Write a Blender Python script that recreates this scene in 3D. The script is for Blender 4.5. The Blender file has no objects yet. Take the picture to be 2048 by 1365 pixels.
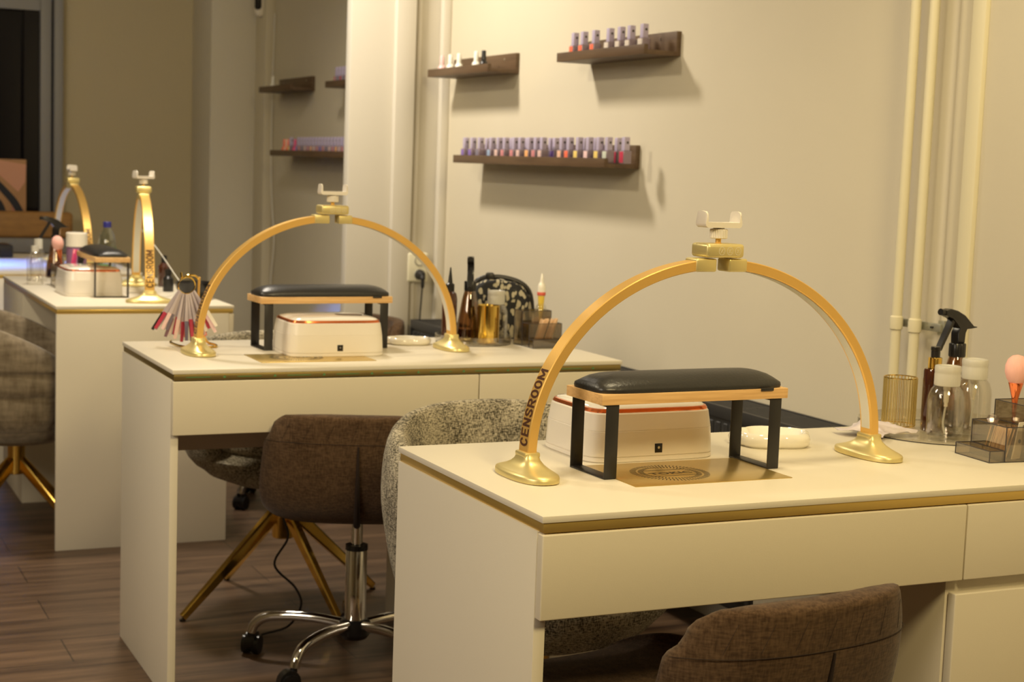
import bpy, bmesh, math, random
from mathutils import Vector, Matrix
random.seed(7)
C = bpy.context.scene.collection
PI = math.pi
# ------------------------------------------------------------------ camera
cd = bpy.data.cameras.new('camera'); cam = bpy.data.objects.new('camera', cd); C.objects.link(cam)
cd.sensor_width = 36; cd.lens = 56.014; cd.clip_start = .05; cd.clip_end = 60
R_ = Vector((.90657447, -.42051269, .03594172)); U_ = Vector((.01350377, .11401844, .99338685)); F_ = Vector((.4218298, .90009381, -.10904472))
cam.matrix_world = Matrix(((R_.x, U_.x, -F_.x, 0), (R_.y, U_.y, -F_.y, 0), (R_.z, U_.z, -F_.z, 1.2209), (0, 0, 0, 1)))
cd.dof.use_dof = True; cd.dof.focus_distance = 2.35; cd.dof.aperture_fstop = 9.0
bpy.context.scene.camera = cam
# ------------------------------------------------------------------ world, exposure
sc = bpy.context.scene
w = bpy.data.worlds.new('world'); sc.world = w; w.use_nodes = True
w.node_tree.nodes['Background'].inputs[0].default_value = (.05, .07, .16, 1)
w.node_tree.nodes['Background'].inputs[1].default_value = .35
sc.view_settings.view_transform = 'Standard'; sc.view_settings.look = 'None'
sc.view_settings.exposure = 0.0; sc.view_settings.gamma = 1; sc.view_settings.use_curve_mapping = False
# ------------------------------------------------------------------ lights
def lamp(name, kind, loc, energy, col, size=.1, target=None, spot=None, blend=.5, sizey=None):
    d = bpy.data.lights.new(name, kind); d.energy = energy; d.color = col
    if kind == 'AREA':
        d.size = size
        if sizey: d.shape = 'RECTANGLE'; d.size_y = sizey
    else: d.shadow_soft_size = size
    if kind == 'SPOT': d.spot_size = math.radians(spot); d.spot_blend = blend
    o = bpy.data.objects.new(name, d); C.objects.link(o); o.location = loc
    if target: o.rotation_euler = (Vector(target) - Vector(loc)).to_track_quat('-Z', 'Y').to_euler()
    return o
WARM = (1, .84, .56); YEL = (1, .83, .50); NEU = (1, .87, .64)
lamp('ceiling_spot_shelves', 'SPOT', (1.10, 5.15, 2.75), 178, (1, .89, .73), .15, (1.9, 5.1, .8), 130, .9)
lamp('ceiling_spot_room', 'SPOT', (-.5, 4.2, 2.75), 85, NEU, .10, (1.4, 4.0, .7), 130, .9)
lamp('ceiling_spot_desk', 'SPOT', (1.45, 2.2, 2.75), 67, YEL, .15, (1.5, 2.2, .7), 125, .9)
lamp('ceiling_spot_behind', 'SPOT', (1.1, .1, 2.6), 180, (1, .79, .40), .32, (1.6, 2.6, .6), 120, .9)
lamp('fill_spot_far', 'SPOT', (.6, 6.9, 2.8), 42, YEL, .9, (1.7, 8.2, .9), 130, .9)  # added fill light, brightens the dim far bay and back wall
lamp('ceiling_panel_left', 'AREA', (-1.9, 1.6, 2.5), 62, (1, .86, .66), 1.2, (.9, 3.2, .6))
g = lamp('window_night_glow', 'AREA', (-2.9, 6.5, 1.9), 14, (.12, .28, 1), .3, (.85, 6.75, .50)); g.data.spread = math.radians(12)
# ------------------------------------------------------------------ materials
def mat(name, col, rough=.5, metal=0, spec=None, bump=None, noise=None, coat=0, sheen=0, emit=None):
    m = bpy.data.materials.new(name); m.use_nodes = True; nt = m.node_tree; b = nt.nodes['Principled BSDF']
    b.inputs['Base Color'].default_value = (*col, 1); b.inputs['Roughness'].default_value = rough; b.inputs['Metallic'].default_value = metal
    if spec is not None: b.inputs['Specular IOR Level'].default_value = spec
    if coat: b.inputs['Coat Weight'].default_value = coat; b.inputs['Coat Roughness'].default_value = .1
    if sheen: b.inputs['Sheen Weight'].default_value = sheen; b.inputs['Sheen Roughness'].default_value = .5
    if emit: b.inputs['Emission Color'].default_value = (*col, 1); b.inputs['Emission Strength'].default_value = emit
    tc = nt.nodes.new('ShaderNodeTexCoord')
    if noise:   # (scale, other colour, stretch xyz, detail, (lo, hi))
        sc_, c2, st, det, rng = noise
        mp = nt.nodes.new('ShaderNodeMapping'); mp.inputs['Scale'].default_value = st
        n = nt.nodes.new('ShaderNodeTexNoise'); n.inputs['Scale'].default_value = sc_; n.inputs['Detail'].default_value = det
        r = nt.nodes.new('ShaderNodeValToRGB'); r.color_ramp.elements[0].position = rng[0]; r.color_ramp.elements[1].position = rng[1]
        r.color_ramp.elements[0].color = (*col, 1); r.color_ramp.elements[1].color = (*c2, 1)
        nt.links.new(tc.outputs['Object'], mp.inputs[0]); nt.links.new(mp.outputs[0], n.inputs[0]); nt.links.new(n.outputs[0], r.inputs[0]); nt.links.new(r.outputs[0], b.inputs['Base Color'])
    if bump:    # (scale, strength, stretch)
        mp = nt.nodes.new('ShaderNodeMapping'); mp.inputs['Scale'].default_value = bump[2]
        n = nt.nodes.new('ShaderNodeTexNoise'); n.inputs['Scale'].default_value = bump[0]; n.inputs['Detail'].default_value = 4
        bp = nt.nodes.new('ShaderNodeBump'); bp.inputs['Strength'].default_value = bump[1]; bp.inputs['Distance'].default_value = .002
        nt.links.new(tc.outputs['Object'], mp.inputs[0]); nt.links.new(mp.outputs[0], n.inputs[0]); nt.links.new(n.outputs[0], bp.inputs['Height']); nt.links.new(bp.outputs[0], b.inputs['Normal'])
    return m
def clear(name, col, gloss=.10, rough=.03, tint=1.0):
    m = bpy.data.materials.new(name); m.use_nodes = True; nt = m.node_tree
    for n in list(nt.nodes): nt.nodes.remove(n)
    out = nt.nodes.new('ShaderNodeOutputMaterial'); mx = nt.nodes.new('ShaderNodeMixShader'); t = nt.nodes.new('ShaderNodeBsdfTransparent'); g = nt.nodes.new('ShaderNodeBsdfGlossy')
    t.inputs[0].default_value = (*col, 1); g.inputs[0].default_value = (1, 1, 1, 1); g.inputs[1].default_value = rough
    lw = nt.nodes.new('ShaderNodeLayerWeight'); lw.inputs[0].default_value = .25
    ma = nt.nodes.new('ShaderNodeMath'); ma.operation = 'MULTIPLY_ADD'; ma.inputs[1].default_value = .55; ma.inputs[2].default_value = gloss * .4
    nt.links.new(lw.outputs['Facing'], ma.inputs[0]); nt.links.new(ma.outputs[0], mx.inputs[0]); nt.links.new(t.outputs[0], mx.inputs[1]); nt.links.new(g.outputs[0], mx.inputs[2]); nt.links.new(mx.outputs[0], out.inputs[0])
    return m
def fabric(name, c1, c2, sc_=260, rng=(.4, .6), bump=.5, c3=None, st=(1, 1, 1), sheen=.1):
    m = mat(name, c1, .95, 0, .15, sheen=sheen); nt = m.node_tree; b = nt.nodes['Principled BSDF']
    tc = nt.nodes['Texture Coordinate'] if 'Texture Coordinate' in nt.nodes else nt.nodes.new('ShaderNodeTexCoord')
    outs = []
    for s in ((1.0 * st[0], 1.0 * st[1], .22 * st[2]), (.22 * st[0], .22 * st[1], 1.1 * st[2])):
        mp = nt.nodes.new('ShaderNodeMapping'); mp.inputs['Scale'].default_value = s
        n = nt.nodes.new('ShaderNodeTexNoise'); n.inputs['Scale'].default_value = sc_; n.inputs['Detail'].default_value = 3
        nt.links.new(tc.outputs['Object'], mp.inputs[0]); nt.links.new(mp.outputs[0], n.inputs[0]); outs.append(n.outputs[0])
    a = nt.nodes.new('ShaderNodeMath'); a.operation = 'ADD'; nt.links.new(outs[0], a.inputs[0]); nt.links.new(outs[1], a.inputs[1])
    h = nt.nodes.new('ShaderNodeMath'); h.operation = 'MULTIPLY'; h.inputs[1].default_value = .5; nt.links.new(a.outputs[0], h.inputs[0])
    big = nt.nodes.new('ShaderNodeTexNoise'); big.inputs['Scale'].default_value = 14; nt.links.new(tc.outputs['Object'], big.inputs[0])
    bm_ = nt.nodes.new('ShaderNodeMath'); bm_.operation = 'MULTIPLY_ADD'; bm_.inputs[1].default_value = .22; nt.links.new(big.outputs[0], bm_.inputs[0]); nt.links.new(h.outputs[0], bm_.inputs[2])
    r = nt.nodes.new('ShaderNodeValToRGB'); r.color_ramp.elements[0].position = rng[0] + .11; r.color_ramp.elements[1].position = rng[1] + .11
    r.color_ramp.elements[0].color = (*c1, 1); r.color_ramp.elements[1].color = (*c2, 1)
    nt.links.new(bm_.outputs[0], r.inputs[0]); nt.links.new(r.outputs[0], b.inputs['Base Color'])
    bp = nt.nodes.new('ShaderNodeBump'); bp.inputs['Strength'].default_value = bump; bp.inputs['Distance'].default_value = .002
    nt.links.new(h.outputs[0], bp.inputs['Height']); nt.links.new(bp.outputs[0], b.inputs['Normal'])
    return m
M = {}
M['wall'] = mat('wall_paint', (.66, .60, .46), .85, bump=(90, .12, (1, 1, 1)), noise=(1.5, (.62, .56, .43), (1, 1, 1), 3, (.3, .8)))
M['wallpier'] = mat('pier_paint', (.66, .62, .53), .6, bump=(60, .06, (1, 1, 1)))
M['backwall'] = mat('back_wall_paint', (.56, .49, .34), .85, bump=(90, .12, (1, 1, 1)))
M['cream'] = mat('cream_gloss_paint', (.72, .66, .47), .4, bump=(40, .1, (1, 1, .2)))
M['ceiling'] = mat('ceiling_paint', (.6, .56, .48), .9)
M['desk'] = mat('desk_laminate', (.76, .70, .57), .38, spec=.4, bump=(420, .05, (1, 1, 1)))
M['deskfront'] = mat('desk_front_laminate', (.72, .65, .50), .42, spec=.4, bump=(420, .05, (1, 1, 1)))
M['edge'] = mat('desk_edge', (.66, .55, .48), .5)
M['brass'] = mat('brass_strip', (.80, .56, .16), .33, .75, bump=(30, .15, (.2, 1, 1)))
M['brasstape'] = mat('brass_strip_taped', (.42, .32, .12), .38, .9)
M['plate'] = mat('brushed_gold_plate', (.68, .50, .17), .28, .8, bump=(300, .08, (.05, 1, 1)))
M['gold'] = mat('champagne_gold_metal', (.80, .64, .26), .34, .8)
M['goldcap'] = mat('pale_gold_metal', (.80, .67, .30), .36, .6)
M['goldband'] = mat('satin_gold_band', (.90, .56, .16), .38, .6)
M['goldsh'] = mat('polished_gold', (.85, .58, .14), .1, 1)
M['diff'] = mat('diffuser_plastic', (.78, .76, .66), .5)
M['print'] = mat('lettering_print', (.09, .035, .02), .3, coat=.5)
M['white'] = mat('white_plastic', (.86, .80, .70), .3, coat=.3)
M['whitegl'] = mat('white_gloss', (.88, .84, .74), .1, coat=.6)
M['copper'] = mat('copper_band', (.80, .22, .07), .18, .85)
M['black'] = mat('black_metal', (.018, .016, .015), .42, spec=.5)
M['blackpl'] = mat('black_plastic', (.012, .011, .011), .28)
M['leather'] = mat('black_leather', (.022, .021, .020), .36, spec=.6, bump=(220, .25, (1, 1, 1)))
M['oak'] = mat('oak', (.78, .50, .22), .5, noise=(14, (.62, .36, .14), (1, 8, 22), 6, (.35, .75)))
M['walnut'] = mat('walnut_ledge', (.090, .052, .026), .5, noise=(9, (.145, .088, .045), (4, .6, 6), 6, (.3, .75)))
M['walnutdark'] = mat('walnut_end', (.06, .03, .014), .6)
M['chrome'] = mat('chrome', (.75, .73, .70), .08, 1)
M['floor'] = None
M['brownfab'] = fabric('brown_fabric', (.050, .027, .013), (.115, .068, .036), 300, (.38, .64), .35)
M['browndark'] = mat('dark_seam', (.02, .010, .006), .9)
M['tweed'] = fabric('grey_tweed', (.055, .047, .030), (.55, .49, .37), 560, (.42, .585), .9)  # two-tone weave, contrast raised so the colour carries grazing highlights too
M['velour'] = fabric('taupe_velour', (.12, .09, .055), (.30, .245, .17), 60, (.3, .7), .2, sheen=.4)
M['radiator'] = mat('radiator_paint', (.028, .028, .030), .45)
M['socket'] = mat('socket_plastic', (.74, .70, .52), .4)
M['lilac'] = mat('lilac_plastic', (.50, .44, .60), .35)
M['lilacbody'] = mat('mauve_glass', (.26, .20, .25), .25, coat=.5)
M['logo'] = mat('bottle_logo', (.06, .05, .03), .5)
M['clear'] = clear('clear_plastic', (.97, .96, .93), .14)
M['frost'] = mat('frosted_cap', (.86, .84, .76), .35); M['frost'].node_tree.nodes['Principled BSDF'].inputs['Transmission Weight'].default_value = .45
M['amber'] = mat('amber_glass', (.055, .014, .006), .08, coat=.8)
M['amberl'] = clear('brown_clear_plastic', (.72, .58, .44), .2)
M['swclear'] = mat('lilac_plastic_stick', (.56, .49, .53), .3, coat=.4)
M['smoke'] = clear('smoked_acrylic', (.76, .71, .63), .2)
M['smokeedge'] = mat('smoked_acrylic_edge', (.05, .045, .05), .2)
M['sticks'] = mat('orange_wood_sticks', (.86, .60, .36), .7)
M['pinkbr'] = mat('pink_bristle', (.90, .42, .36), .9, noise=(8, (.93, .60, .52), (1, 1, 1), 2, (.3, .7)), bump=(300, .5, (1, 1, .1)))
M['rose'] = mat('rose_gold', (.95, .28, .12), .12, .9)
M['paper'] = mat('white_paper', (.80, .74, .62), .8)
M['bag'] = clear('thin_plastic_bag', (.93, .88, .88), .5, .12)
M['bagcloth'] = mat('lilac_white_wrap', (.62, .55, .57), .4)
M['water'] = clear('water_bottle', (.80, .84, .80), .2)
M['blue'] = mat('blue_cap', (.03, .03, .22), .4)
M['green'] = mat('green_label', (.10, .28, .10), .5)
M['purple'] = mat('purple_label', (.28, .14, .26), .5)
M['yellowl'] = mat('yellow_liquid', (.80, .58, .08), .15, coat=.5)
M['redp'] = mat('red_mark', (.70, .12, .08), .4)
M['night'] = mat('night_glass', (.010, .009, .014), .12, spec=.25)
M['frame'] = mat('window_casing_paint', (.30, .30, .32), .5)
M['pipe'] = M['cream']
M['cord'] = mat('black_cord', (.015, .013, .012), .5)
M['wcord'] = mat('white_cord', (.75, .72, .64), .5)
M['zinc'] = mat('zinc_bracket', (.42, .42, .36), .4, .7)
def floor_mat():
    m = bpy.data.materials.new('wood_floor'); m.use_nodes = True; nt = m.node_tree; b = nt.nodes['Principled BSDF']
    tc = nt.nodes.new('ShaderNodeTexCoord'); mp = nt.nodes.new('ShaderNodeMapping'); mp.inputs['Scale'].default_value = (.9, 11, 1)
    mp.inputs['Rotation'].default_value = (0, 0, math.radians(-4))
    n = nt.nodes.new('ShaderNodeTexNoise'); n.inputs['Scale'].default_value = 2.2; n.inputs['Detail'].default_value = 8; n.inputs['Roughness'].default_value = .62
    r = nt.nodes.new('ShaderNodeValToRGB'); e = r.color_ramp.elements; e[0].position = .30; e[0].color = (.040, .021, .012, 1); e[1].position = .72; e[1].color = (.20, .122, .072, 1)
    br = nt.nodes.new('ShaderNodeTexBrick'); br.inputs['Scale'].default_value = 1; br.inputs['Brick Width'].default_value = 1.3; br.inputs['Row Height'].default_value = .19
    br.inputs['Mortar Size'].default_value = .0022; br.inputs['Color1'].default_value = (1, 1, 1, 1); br.inputs['Color2'].default_value = (.76, .76, .76, 1); br.inputs['Mortar'].default_value = (.35, .35, .35, 1)
    mx = nt.nodes.new('ShaderNodeMixRGB'); mx.blend_type = 'MULTIPLY'; mx.inputs[0].default_value = 1
    L = nt.links.new
    L(tc.outputs['Object'], mp.inputs[0]); L(mp.outputs[0], n.inputs[0]); L(n.outputs[0], r.inputs[0]); L(tc.outputs['Object'], br.inputs[0]); L(r.outputs[0], mx.inputs[1]); L(br.outputs[0], mx.inputs[2]); L(mx.outputs[0], b.inputs['Base Color'])
    b.inputs['Roughness'].default_value = .42
    bp = nt.nodes.new('ShaderNodeBump'); bp.inputs['Strength'].default_value = .2; bp.inputs['Distance'].default_value = .001; L(n.outputs[0], bp.inputs['Height']); L(bp.outputs[0], b.inputs['Normal'])
    return m
M['floor'] = floor_mat()
def colmat(name, col, rough=.3): return mat(name, col, rough, coat=.4)

# ------------------------------------------------------------------ mesh helpers
def box(bm, x0, x1, y0, y1, z0, z1, bev=0, seg=2):
    r = bmesh.ops.create_cube(bm, size=1)
    for v in r['verts']:
        v.co = Vector((x0 + (v.co.x + .5) * (x1 - x0), y0 + (v.co.y + .5) * (y1 - y0), z0 + (v.co.z + .5) * (z1 - z0)))
    if bev:
        es = set(e for v in r['verts'] for e in v.link_edges)
        bmesh.ops.bevel(bm, geom=list(es), offset=bev, segments=seg, affect='EDGES', profile=.5)
def lathe(bm, prof, cx=0, cy=0, n=32, sx=1, sy=1):
    rings = []
    for r, z in prof:
        if r < 1e-6: rings.append([bm.verts.new((cx, cy, z))])
        else: rings.append([bm.verts.new((cx + sx * r * math.cos(2 * PI * i / n), cy + sy * r * math.sin(2 * PI * i / n), z)) for i in range(n)])
    for a, b in zip(rings, rings[1:]):
        for i in range(n):
            j = (i + 1) % n
            if len(a) == 1 and len(b) == 1: continue
            if len(a) == 1: bm.faces.new((a[0], b[j], b[i])) if len(b) > 1 else None
            elif len(b) == 1: bm.faces.new((a[i], a[j], b[0]))
            else: bm.faces.new((a[i], a[j], b[j], b[i]))
def loft(bm, rings, cap=True, closed=True):
    vs = [[bm.verts.new(p) for p in r] for r in rings]; n = len(vs[0])
    for a, b in zip(vs, vs[1:]):
        for i in range(n if closed else n - 1):
            j = (i + 1) % n; bm.faces.new((a[i], a[j], b[j], b[i]))
    if cap: bm.faces.new(vs[0][::-1]); bm.faces.new(vs[-1])
    return vs
def tube(bm, pts, r, n=10, cap=True):
    pts = [Vector(p) for p in pts]; rr = r if isinstance(r, (list, tuple)) else [r] * len(pts)
    rings = []; up = None
    for i, p in enumerate(pts):
        t = (pts[min(i + 1, len(pts) - 1)] - pts[max(i - 1, 0)]).normalized()
        if up is None: up = Vector((0, 0, 1)) if abs(t.z) < .9 else Vector((1, 0, 0))
        a = t.cross(up).normalized(); up = a.cross(t).normalized()
        rings.append([p + (a * math.cos(2 * PI * k / n) + up * math.sin(2 * PI * k / n)) * rr[i] for k in range(n)])
    loft(bm, rings, cap)
def spline(pts, n=8):
    P = [Vector(p) for p in pts]; out = []
    for i in range(len(P) - 1):
        a = P[max(i - 1, 0)]; b = P[i]; c = P[i + 1]; d = P[min(i + 2, len(P) - 1)]
        for k in range(n):
            t = k / n; out.append(.5 * ((2 * b) + (c - a) * t + (2 * a - 5 * b + 4 * c - d) * t * t + (3 * b - a - 3 * c + d) * t ** 3))
    out.append(P[-1]); return out
def obj(name, bm, m, parent=None, loc=None, subsurf=0, smooth=True, ang=35):
    bmesh.ops.recalc_face_normals(bm, faces=bm.faces)
    me = bpy.data.meshes.new(name); bm.to_mesh(me); bm.free()
    if smooth:
        for p in me.polygons: p.use_smooth = True
        if not subsurf: me.set_sharp_from_angle(angle=math.radians(ang))
    me.materials.append(m)
    o = bpy.data.objects.new(name, me); C.objects.link(o)
    if parent: o.parent = parent
    if loc: o.location = loc
    if subsurf:
        s = o.modifiers.new('subsurf', 'SUBSURF'); s.levels = subsurf; s.render_levels = subsurf
    return o
def B(): return bmesh.new()
def thing(name, label, cat, loc=(0, 0, 0), rz=0, group=None):
    o = bpy.data.objects.new(name, None); o.empty_display_size = .05; C.objects.link(o); o.location = loc; o.rotation_euler = (0, 0, rz)
    o['label'] = label; o['category'] = cat
    if group: o['group'] = group
    return o
def tag(o, label, cat, group=None):
    o['label'] = label; o['category'] = cat
    if group: o['group'] = group
    return o
def struct(name, bm, m, parent=None, smooth=False):
    o = obj(name, bm, m, parent, smooth=smooth); o['kind'] = 'structure'; return o
def dup(root, loc, rz, label, group=None, skip=()):
    r = root.copy(); C.objects.link(r); r.location = loc; r.rotation_euler = (0, 0, rz); r['label'] = label
    if group: r['group'] = group
    for ch in list(root.children):
        if ch.name.split('.')[0] in skip: continue
        c = ch.copy(); C.objects.link(c); c.parent = r
        for g in ch.children:
            d = g.copy(); C.objects.link(d); d.parent = c
    return r
def box_obj(name, m, parent, *a, **k):
    b = B(); box(b, *a, **k); return obj(name, b, m, parent)
def lathe_obj(name, m, parent, prof, cx=0, cy=0, n=32, **k):
    b = B(); lathe(b, prof, cx, cy, n, **k); return obj(name, b, m, parent)
def tube_obj(name, m, parent, pts, r, n=10):
    b = B(); tube(b, pts, r, n); return obj(name, b, m, parent)

# ------------------------------------------------------------------ room
W = 2.355
def sbox(name, m, *a, **k):
    b = B(); box(b, *a, **k); return struct(name, b, m, smooth=bool(k))
sbox('floor', M['floor'], -3.6, W + .2, -3.2, 8.8, -.1, 0)
sbox('ceiling', M['ceiling'], -3.6, W + .2, -3.2, 8.8, 2.9, 3.0)
sbox('wall_right', M['wall'], W, W + .12, 2.0, 8.8, 0, 2.9)
sbox('wall_front', M['wall'], -3.6, W + .2, -3.2, -3.08, 0, 2.9)
# left wall with a shop window opening
b = B(); box(b, -3.2, -3.08, -3.08, 5.2, 0, 2.9); box(b, -3.2, -3.08, 7.2, 8.6, 0, 2.9); box(b, -3.2, -3.08, 5.2, 7.2, 0, .8); box(b, -3.2, -3.08, 5.2, 7.2, 2.3, 2.9)
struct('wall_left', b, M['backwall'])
# back wall with window at the left
b = B(); box(b, 1.39, W + .12, 8.6, 8.72, 0, 2.9); box(b, -3.2, 1.39, 8.6, 8.72, 0, .74); box(b, -3.2, 1.39, 8.6, 8.72, 2.02, 2.9); box(b, -3.2, -.6, 8.6, 8.72, .74, 2.02)
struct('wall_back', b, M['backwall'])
b = B(); box(b, 1.345, 1.39, 8.54, 8.72, .74, 2.02, .006); box(b, 1.28, 1.335, 8.57, 8.72, .74, 2.02, .006); box(b, -.6, 1.34, 8.6, 8.72, 1.93, 2.02); 
win = struct('window_1', b, M['frame'], smooth=True)
b = B(); box(b, 1.20, 1.28, 8.61, 8.70, .74, 1.93, .004); box(b, -.6, 1.2, 8.62, 8.70, .74, .80); struct('window_frame', b, M['night'], win)
b = B(); box(b, -.6, 1.2, 8.66, 8.67, .8, 1.93); struct('pane', b, M['night'], win)
# second bay pier and near pier
sbox('trim_1', M['wallpier'], 1.968, W, 5.70, 5.755, 0, 2.9, bev=.004)           # pier beyond desk two
sbox('trim_2', M['wallpier'], 2.135, 2.215, 5.665, 5.70, 0, 2.9, bev=.006)
sbox('trim_3', M['wallpier'], 2.075, W, 8.2, 8.6, 0, 2.9, bev=.004)
sbox('trim_4', M['wallpier'], 2.322, W, 5.664, 5.70, 0, 2.9, bev=.004)
sbox('trim_5', M['wall'], 2.31, W, 8.02, 8.2, 0, 2.9, bev=.004)
# right-hand chimney breast with moulding
sbox('wall_pier', M['wall'], 2.318, W + .12, 0.2, 2.655, 0, 2.9, bev=.004).name = 'trim_6'
sbox('trim_7', M['cream'], 2.308, W, 2.655, 2.70, 0, 2.9, bev=.008)
sbox('wall_right', M['wall'], W, W + .12, -3.1, 2.0, 0, 2.9)
b = B()
for y, r in ((2.755, .022), (2.725, .014)): tube(b, [(W + .002, y, 0), (W + .002, y, 2.9)], r, 16)
struct('trim_8', b, M['wall'], smooth=True)
b = B(); box(b, W - .014, W, 5.76, 8.02, 0, .09, .003); box(b, W - .014, W, 2.7, 5.664, 0, .09, .003); struct('baseboard_right', b, M['wallpier'], smooth=True)
# heating pipes
for i, (y, lab) in enumerate(((2.872, 'cream painted heating pipe, left one of the pair on the wall'), (2.808, 'cream painted heating pipe, right one of the pair on the wall'))):
    t = thing('heating_pipe', lab, 'pipe', (2.300, y, 0), 0, 'heating pipes on the wall')
    tube_obj('pipe_run', M['pipe'], t, [(0, 0, 0), (0, 0, 2.9)], .0115, 20)
    lathe_obj('pipe_clamp', M['pipe'], t, [(.0115, .885), (.0145, .888), (.0150, .895), (.0150, .908), (.0145, .915), (.0115, .918)])
t = thing('pipe_bracket', 'small zinc bracket holding the cream pipes to the wall', 'bracket', (0, 0, 0))
box_obj('bracket_rail', M['zinc'], t, 2.318, 2.326, 2.745, 2.885, .893, .911, bev=.001)
box_obj('wall_plate', M['zinc'], t, 2.326, 2.3548, 2.742, 2.762, .885, .918, bev=.001)
lathe_obj('screw', M['black'], t, [(0, .900), (.004, .900), (.004, .904), (0, .904)], 2.316, 2.77, 12)
# pipe on the pier
t = tube_obj('riser_pipe', M['wallpier'], None, [(2.232, 5.688, 0), (2.232, 5.688, 2.9)], .010, 16); tag(t, 'thin cream painted riser pipe running up the pier', 'pipe')

# ------------------------------------------------------------------ radiator
def radiator(loc, L, label):
    t = thing('radiator', label, 'radiator', loc)
    b = B()
    box(b, -.135, -.125, 0, L, .12, .615, .003); box(b, -.02, -.012, 0, L, .12, .615, .003)
    for k in range(int(L / .034)):
        y = .012 + k * .034; box(b, -.139, -.134, y, y + .018, .15, .59, .002, 1)
    obj('panel', b, M['radiator'], t)
    b = B()
    for x in (-.141, -.006): box(b, x, x + .008, 0, L, .60, .632, .002)
    for k in range(10): x = -.127 + k * .0118; box(b, x, x + .0055, 0, L, .622, .630)
    for k in range(int(L / .15) + 1): box(b, -.135, -.006, min(k * .15, L - .006), min(k * .15, L - .006) + .006, .616, .629)
    obj('top_grille', b, M['radiator'], t)
    for y in (-.003, L): box_obj('side_cover', M['radiator'], t, -.141, 0, y, y + .003, .12, .632)
    b = B(); box(b, -.11, -.06, .05, .09, 0, .12); box(b, -.11, -.06, L - .09, L - .05, 0, .12); obj('foot_bracket', b, M['radiator'], t)
radiator((W - .02, 2.93, 0), 1.55, 'dark grey panel radiator low on the wall behind the nearest desk')
radiator((W - .02, 4.62, 0), .97, 'dark grey panel radiator below the wall socket, beyond the middle desk')

# ------------------------------------------------------------------ desks
D = .547; DIV = .732
def desk(loc, rz, L, label, taped=False):
    t = thing('manicure_desk', label, 'desk', loc, rz, 'manicure desks')
    b = B(); box(b, 0, L, 0, D, .7430, .7528, .0012); obj('desktop', b, M['desk'], t)
    st = M['brasstape'] if taped else M['brass']
    b = B(); box(b, .003, L - .003, .002, D - .003, .7288, .7430, .0008); s = obj('brass_edge_strip', b, st, t)
    if taped:
        b = B(); x = .03
        while x < L - .10:
            box(b, x, x + .055, .0012, .0019, .7350, .7364); 
            v = [b.verts.new(p) for p in ((x + .082, .0013, .7335), (x + .090, .0013, .7335), (x + .086, .0013, .7395))]; b.faces.new(v)
            x += .115
        obj('tape_marking', b, M['green'], s)
    b = B(); box(b, 0, .018, .016, D - .002, 0, .7288, .0012); obj('side_panel', b, M['desk'], t)
    b = B(); box(b, .018, DIV - .016, .290, .306, .52, .7285); obj('modesty_panel', b, M['edge'], t)
    b = B(); box(b, DIV - .016, L - .001, .021, D - .002, .0, .7285, .001); obj('cabinet_body', b, M['deskfront'], t)
    def front(x0, x1, z0, z1):
        b = B(); box(b, x0, x1, 0, .018, z0, z1, .0022, 3); return obj('drawer', b, M['deskfront'], t)
    d = front(.0015, DIV - .0012, .607, .7268); 
    b = B(); box(b, .022, DIV - .018, .020, .286, .617, .70); obj('drawer_box', b, M['edge'], d)
    front(DIV + .0012, L - .001, .607, .7268); front(DIV - .013, L - .001, .32, .586); front(DIV - .013, L - .001, .03, .316)
    return t
XY1 = (.9403, 1.8882); XY2 = (.7927, 3.4264)
desk((*XY1, 0), 0, 1.25, 'cream desk nearest the camera with bright brass edge strip')
desk((*XY2, 0), 0, 1.1165, 'cream desk in the middle with dull taped brass edge strip', True)
OX3 = 1.326
desk((OX3, 4.90, 0), PI / 2, 1.20, 'cream desk turned end-on behind the middle desk')
desk((OX3, 6.27, 0), PI / 2, 1.12, 'cream desk farthest away beside the dark window')
ZT = .7528

# ------------------------------------------------------------------ arch lamp
def stadium(a, bb, n=40, p=2.6):
    out = []
    for i in range(n):
        t = 2 * PI * i / n; c, s = math.cos(t), math.sin(t)
        out.append((a * math.copysign(abs(c) ** (2 / p), c), bb * math.copysign(abs(s) ** (2 / p), s)))
    return out
HA, HB, ZB = .326, .292, .034
def arc(th, off=0):   # th from 0 (foot) to pi/2 (top), left side is -x
    x = -HA * math.cos(th); z = ZB + HB * math.sin(th)
    nx, nz = -math.cos(th) / HA, math.sin(th) / HB; l = math.hypot(nx, nz); nx /= l; nz /= l
    return x + nx * off, z + nz * off
def text_mesh(txt, size, bold=.0):
    cu = bpy.data.curves.new('txt', 'FONT'); cu.body = txt; cu.size = size; cu.offset = bold; cu.space_character = 1.06; cu.resolution_u = 3
    o = bpy.data.objects.new('txt', cu); C.objects.link(o); bpy.context.view_layer.update()
    me = bpy.data.meshes.new_from_object(o.evaluated_get(bpy.context.evaluated_depsgraph_get()))
    bpy.data.objects.remove(o); bm = B(); bm.from_mesh(me); bpy.data.meshes.remove(me); return bm
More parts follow.
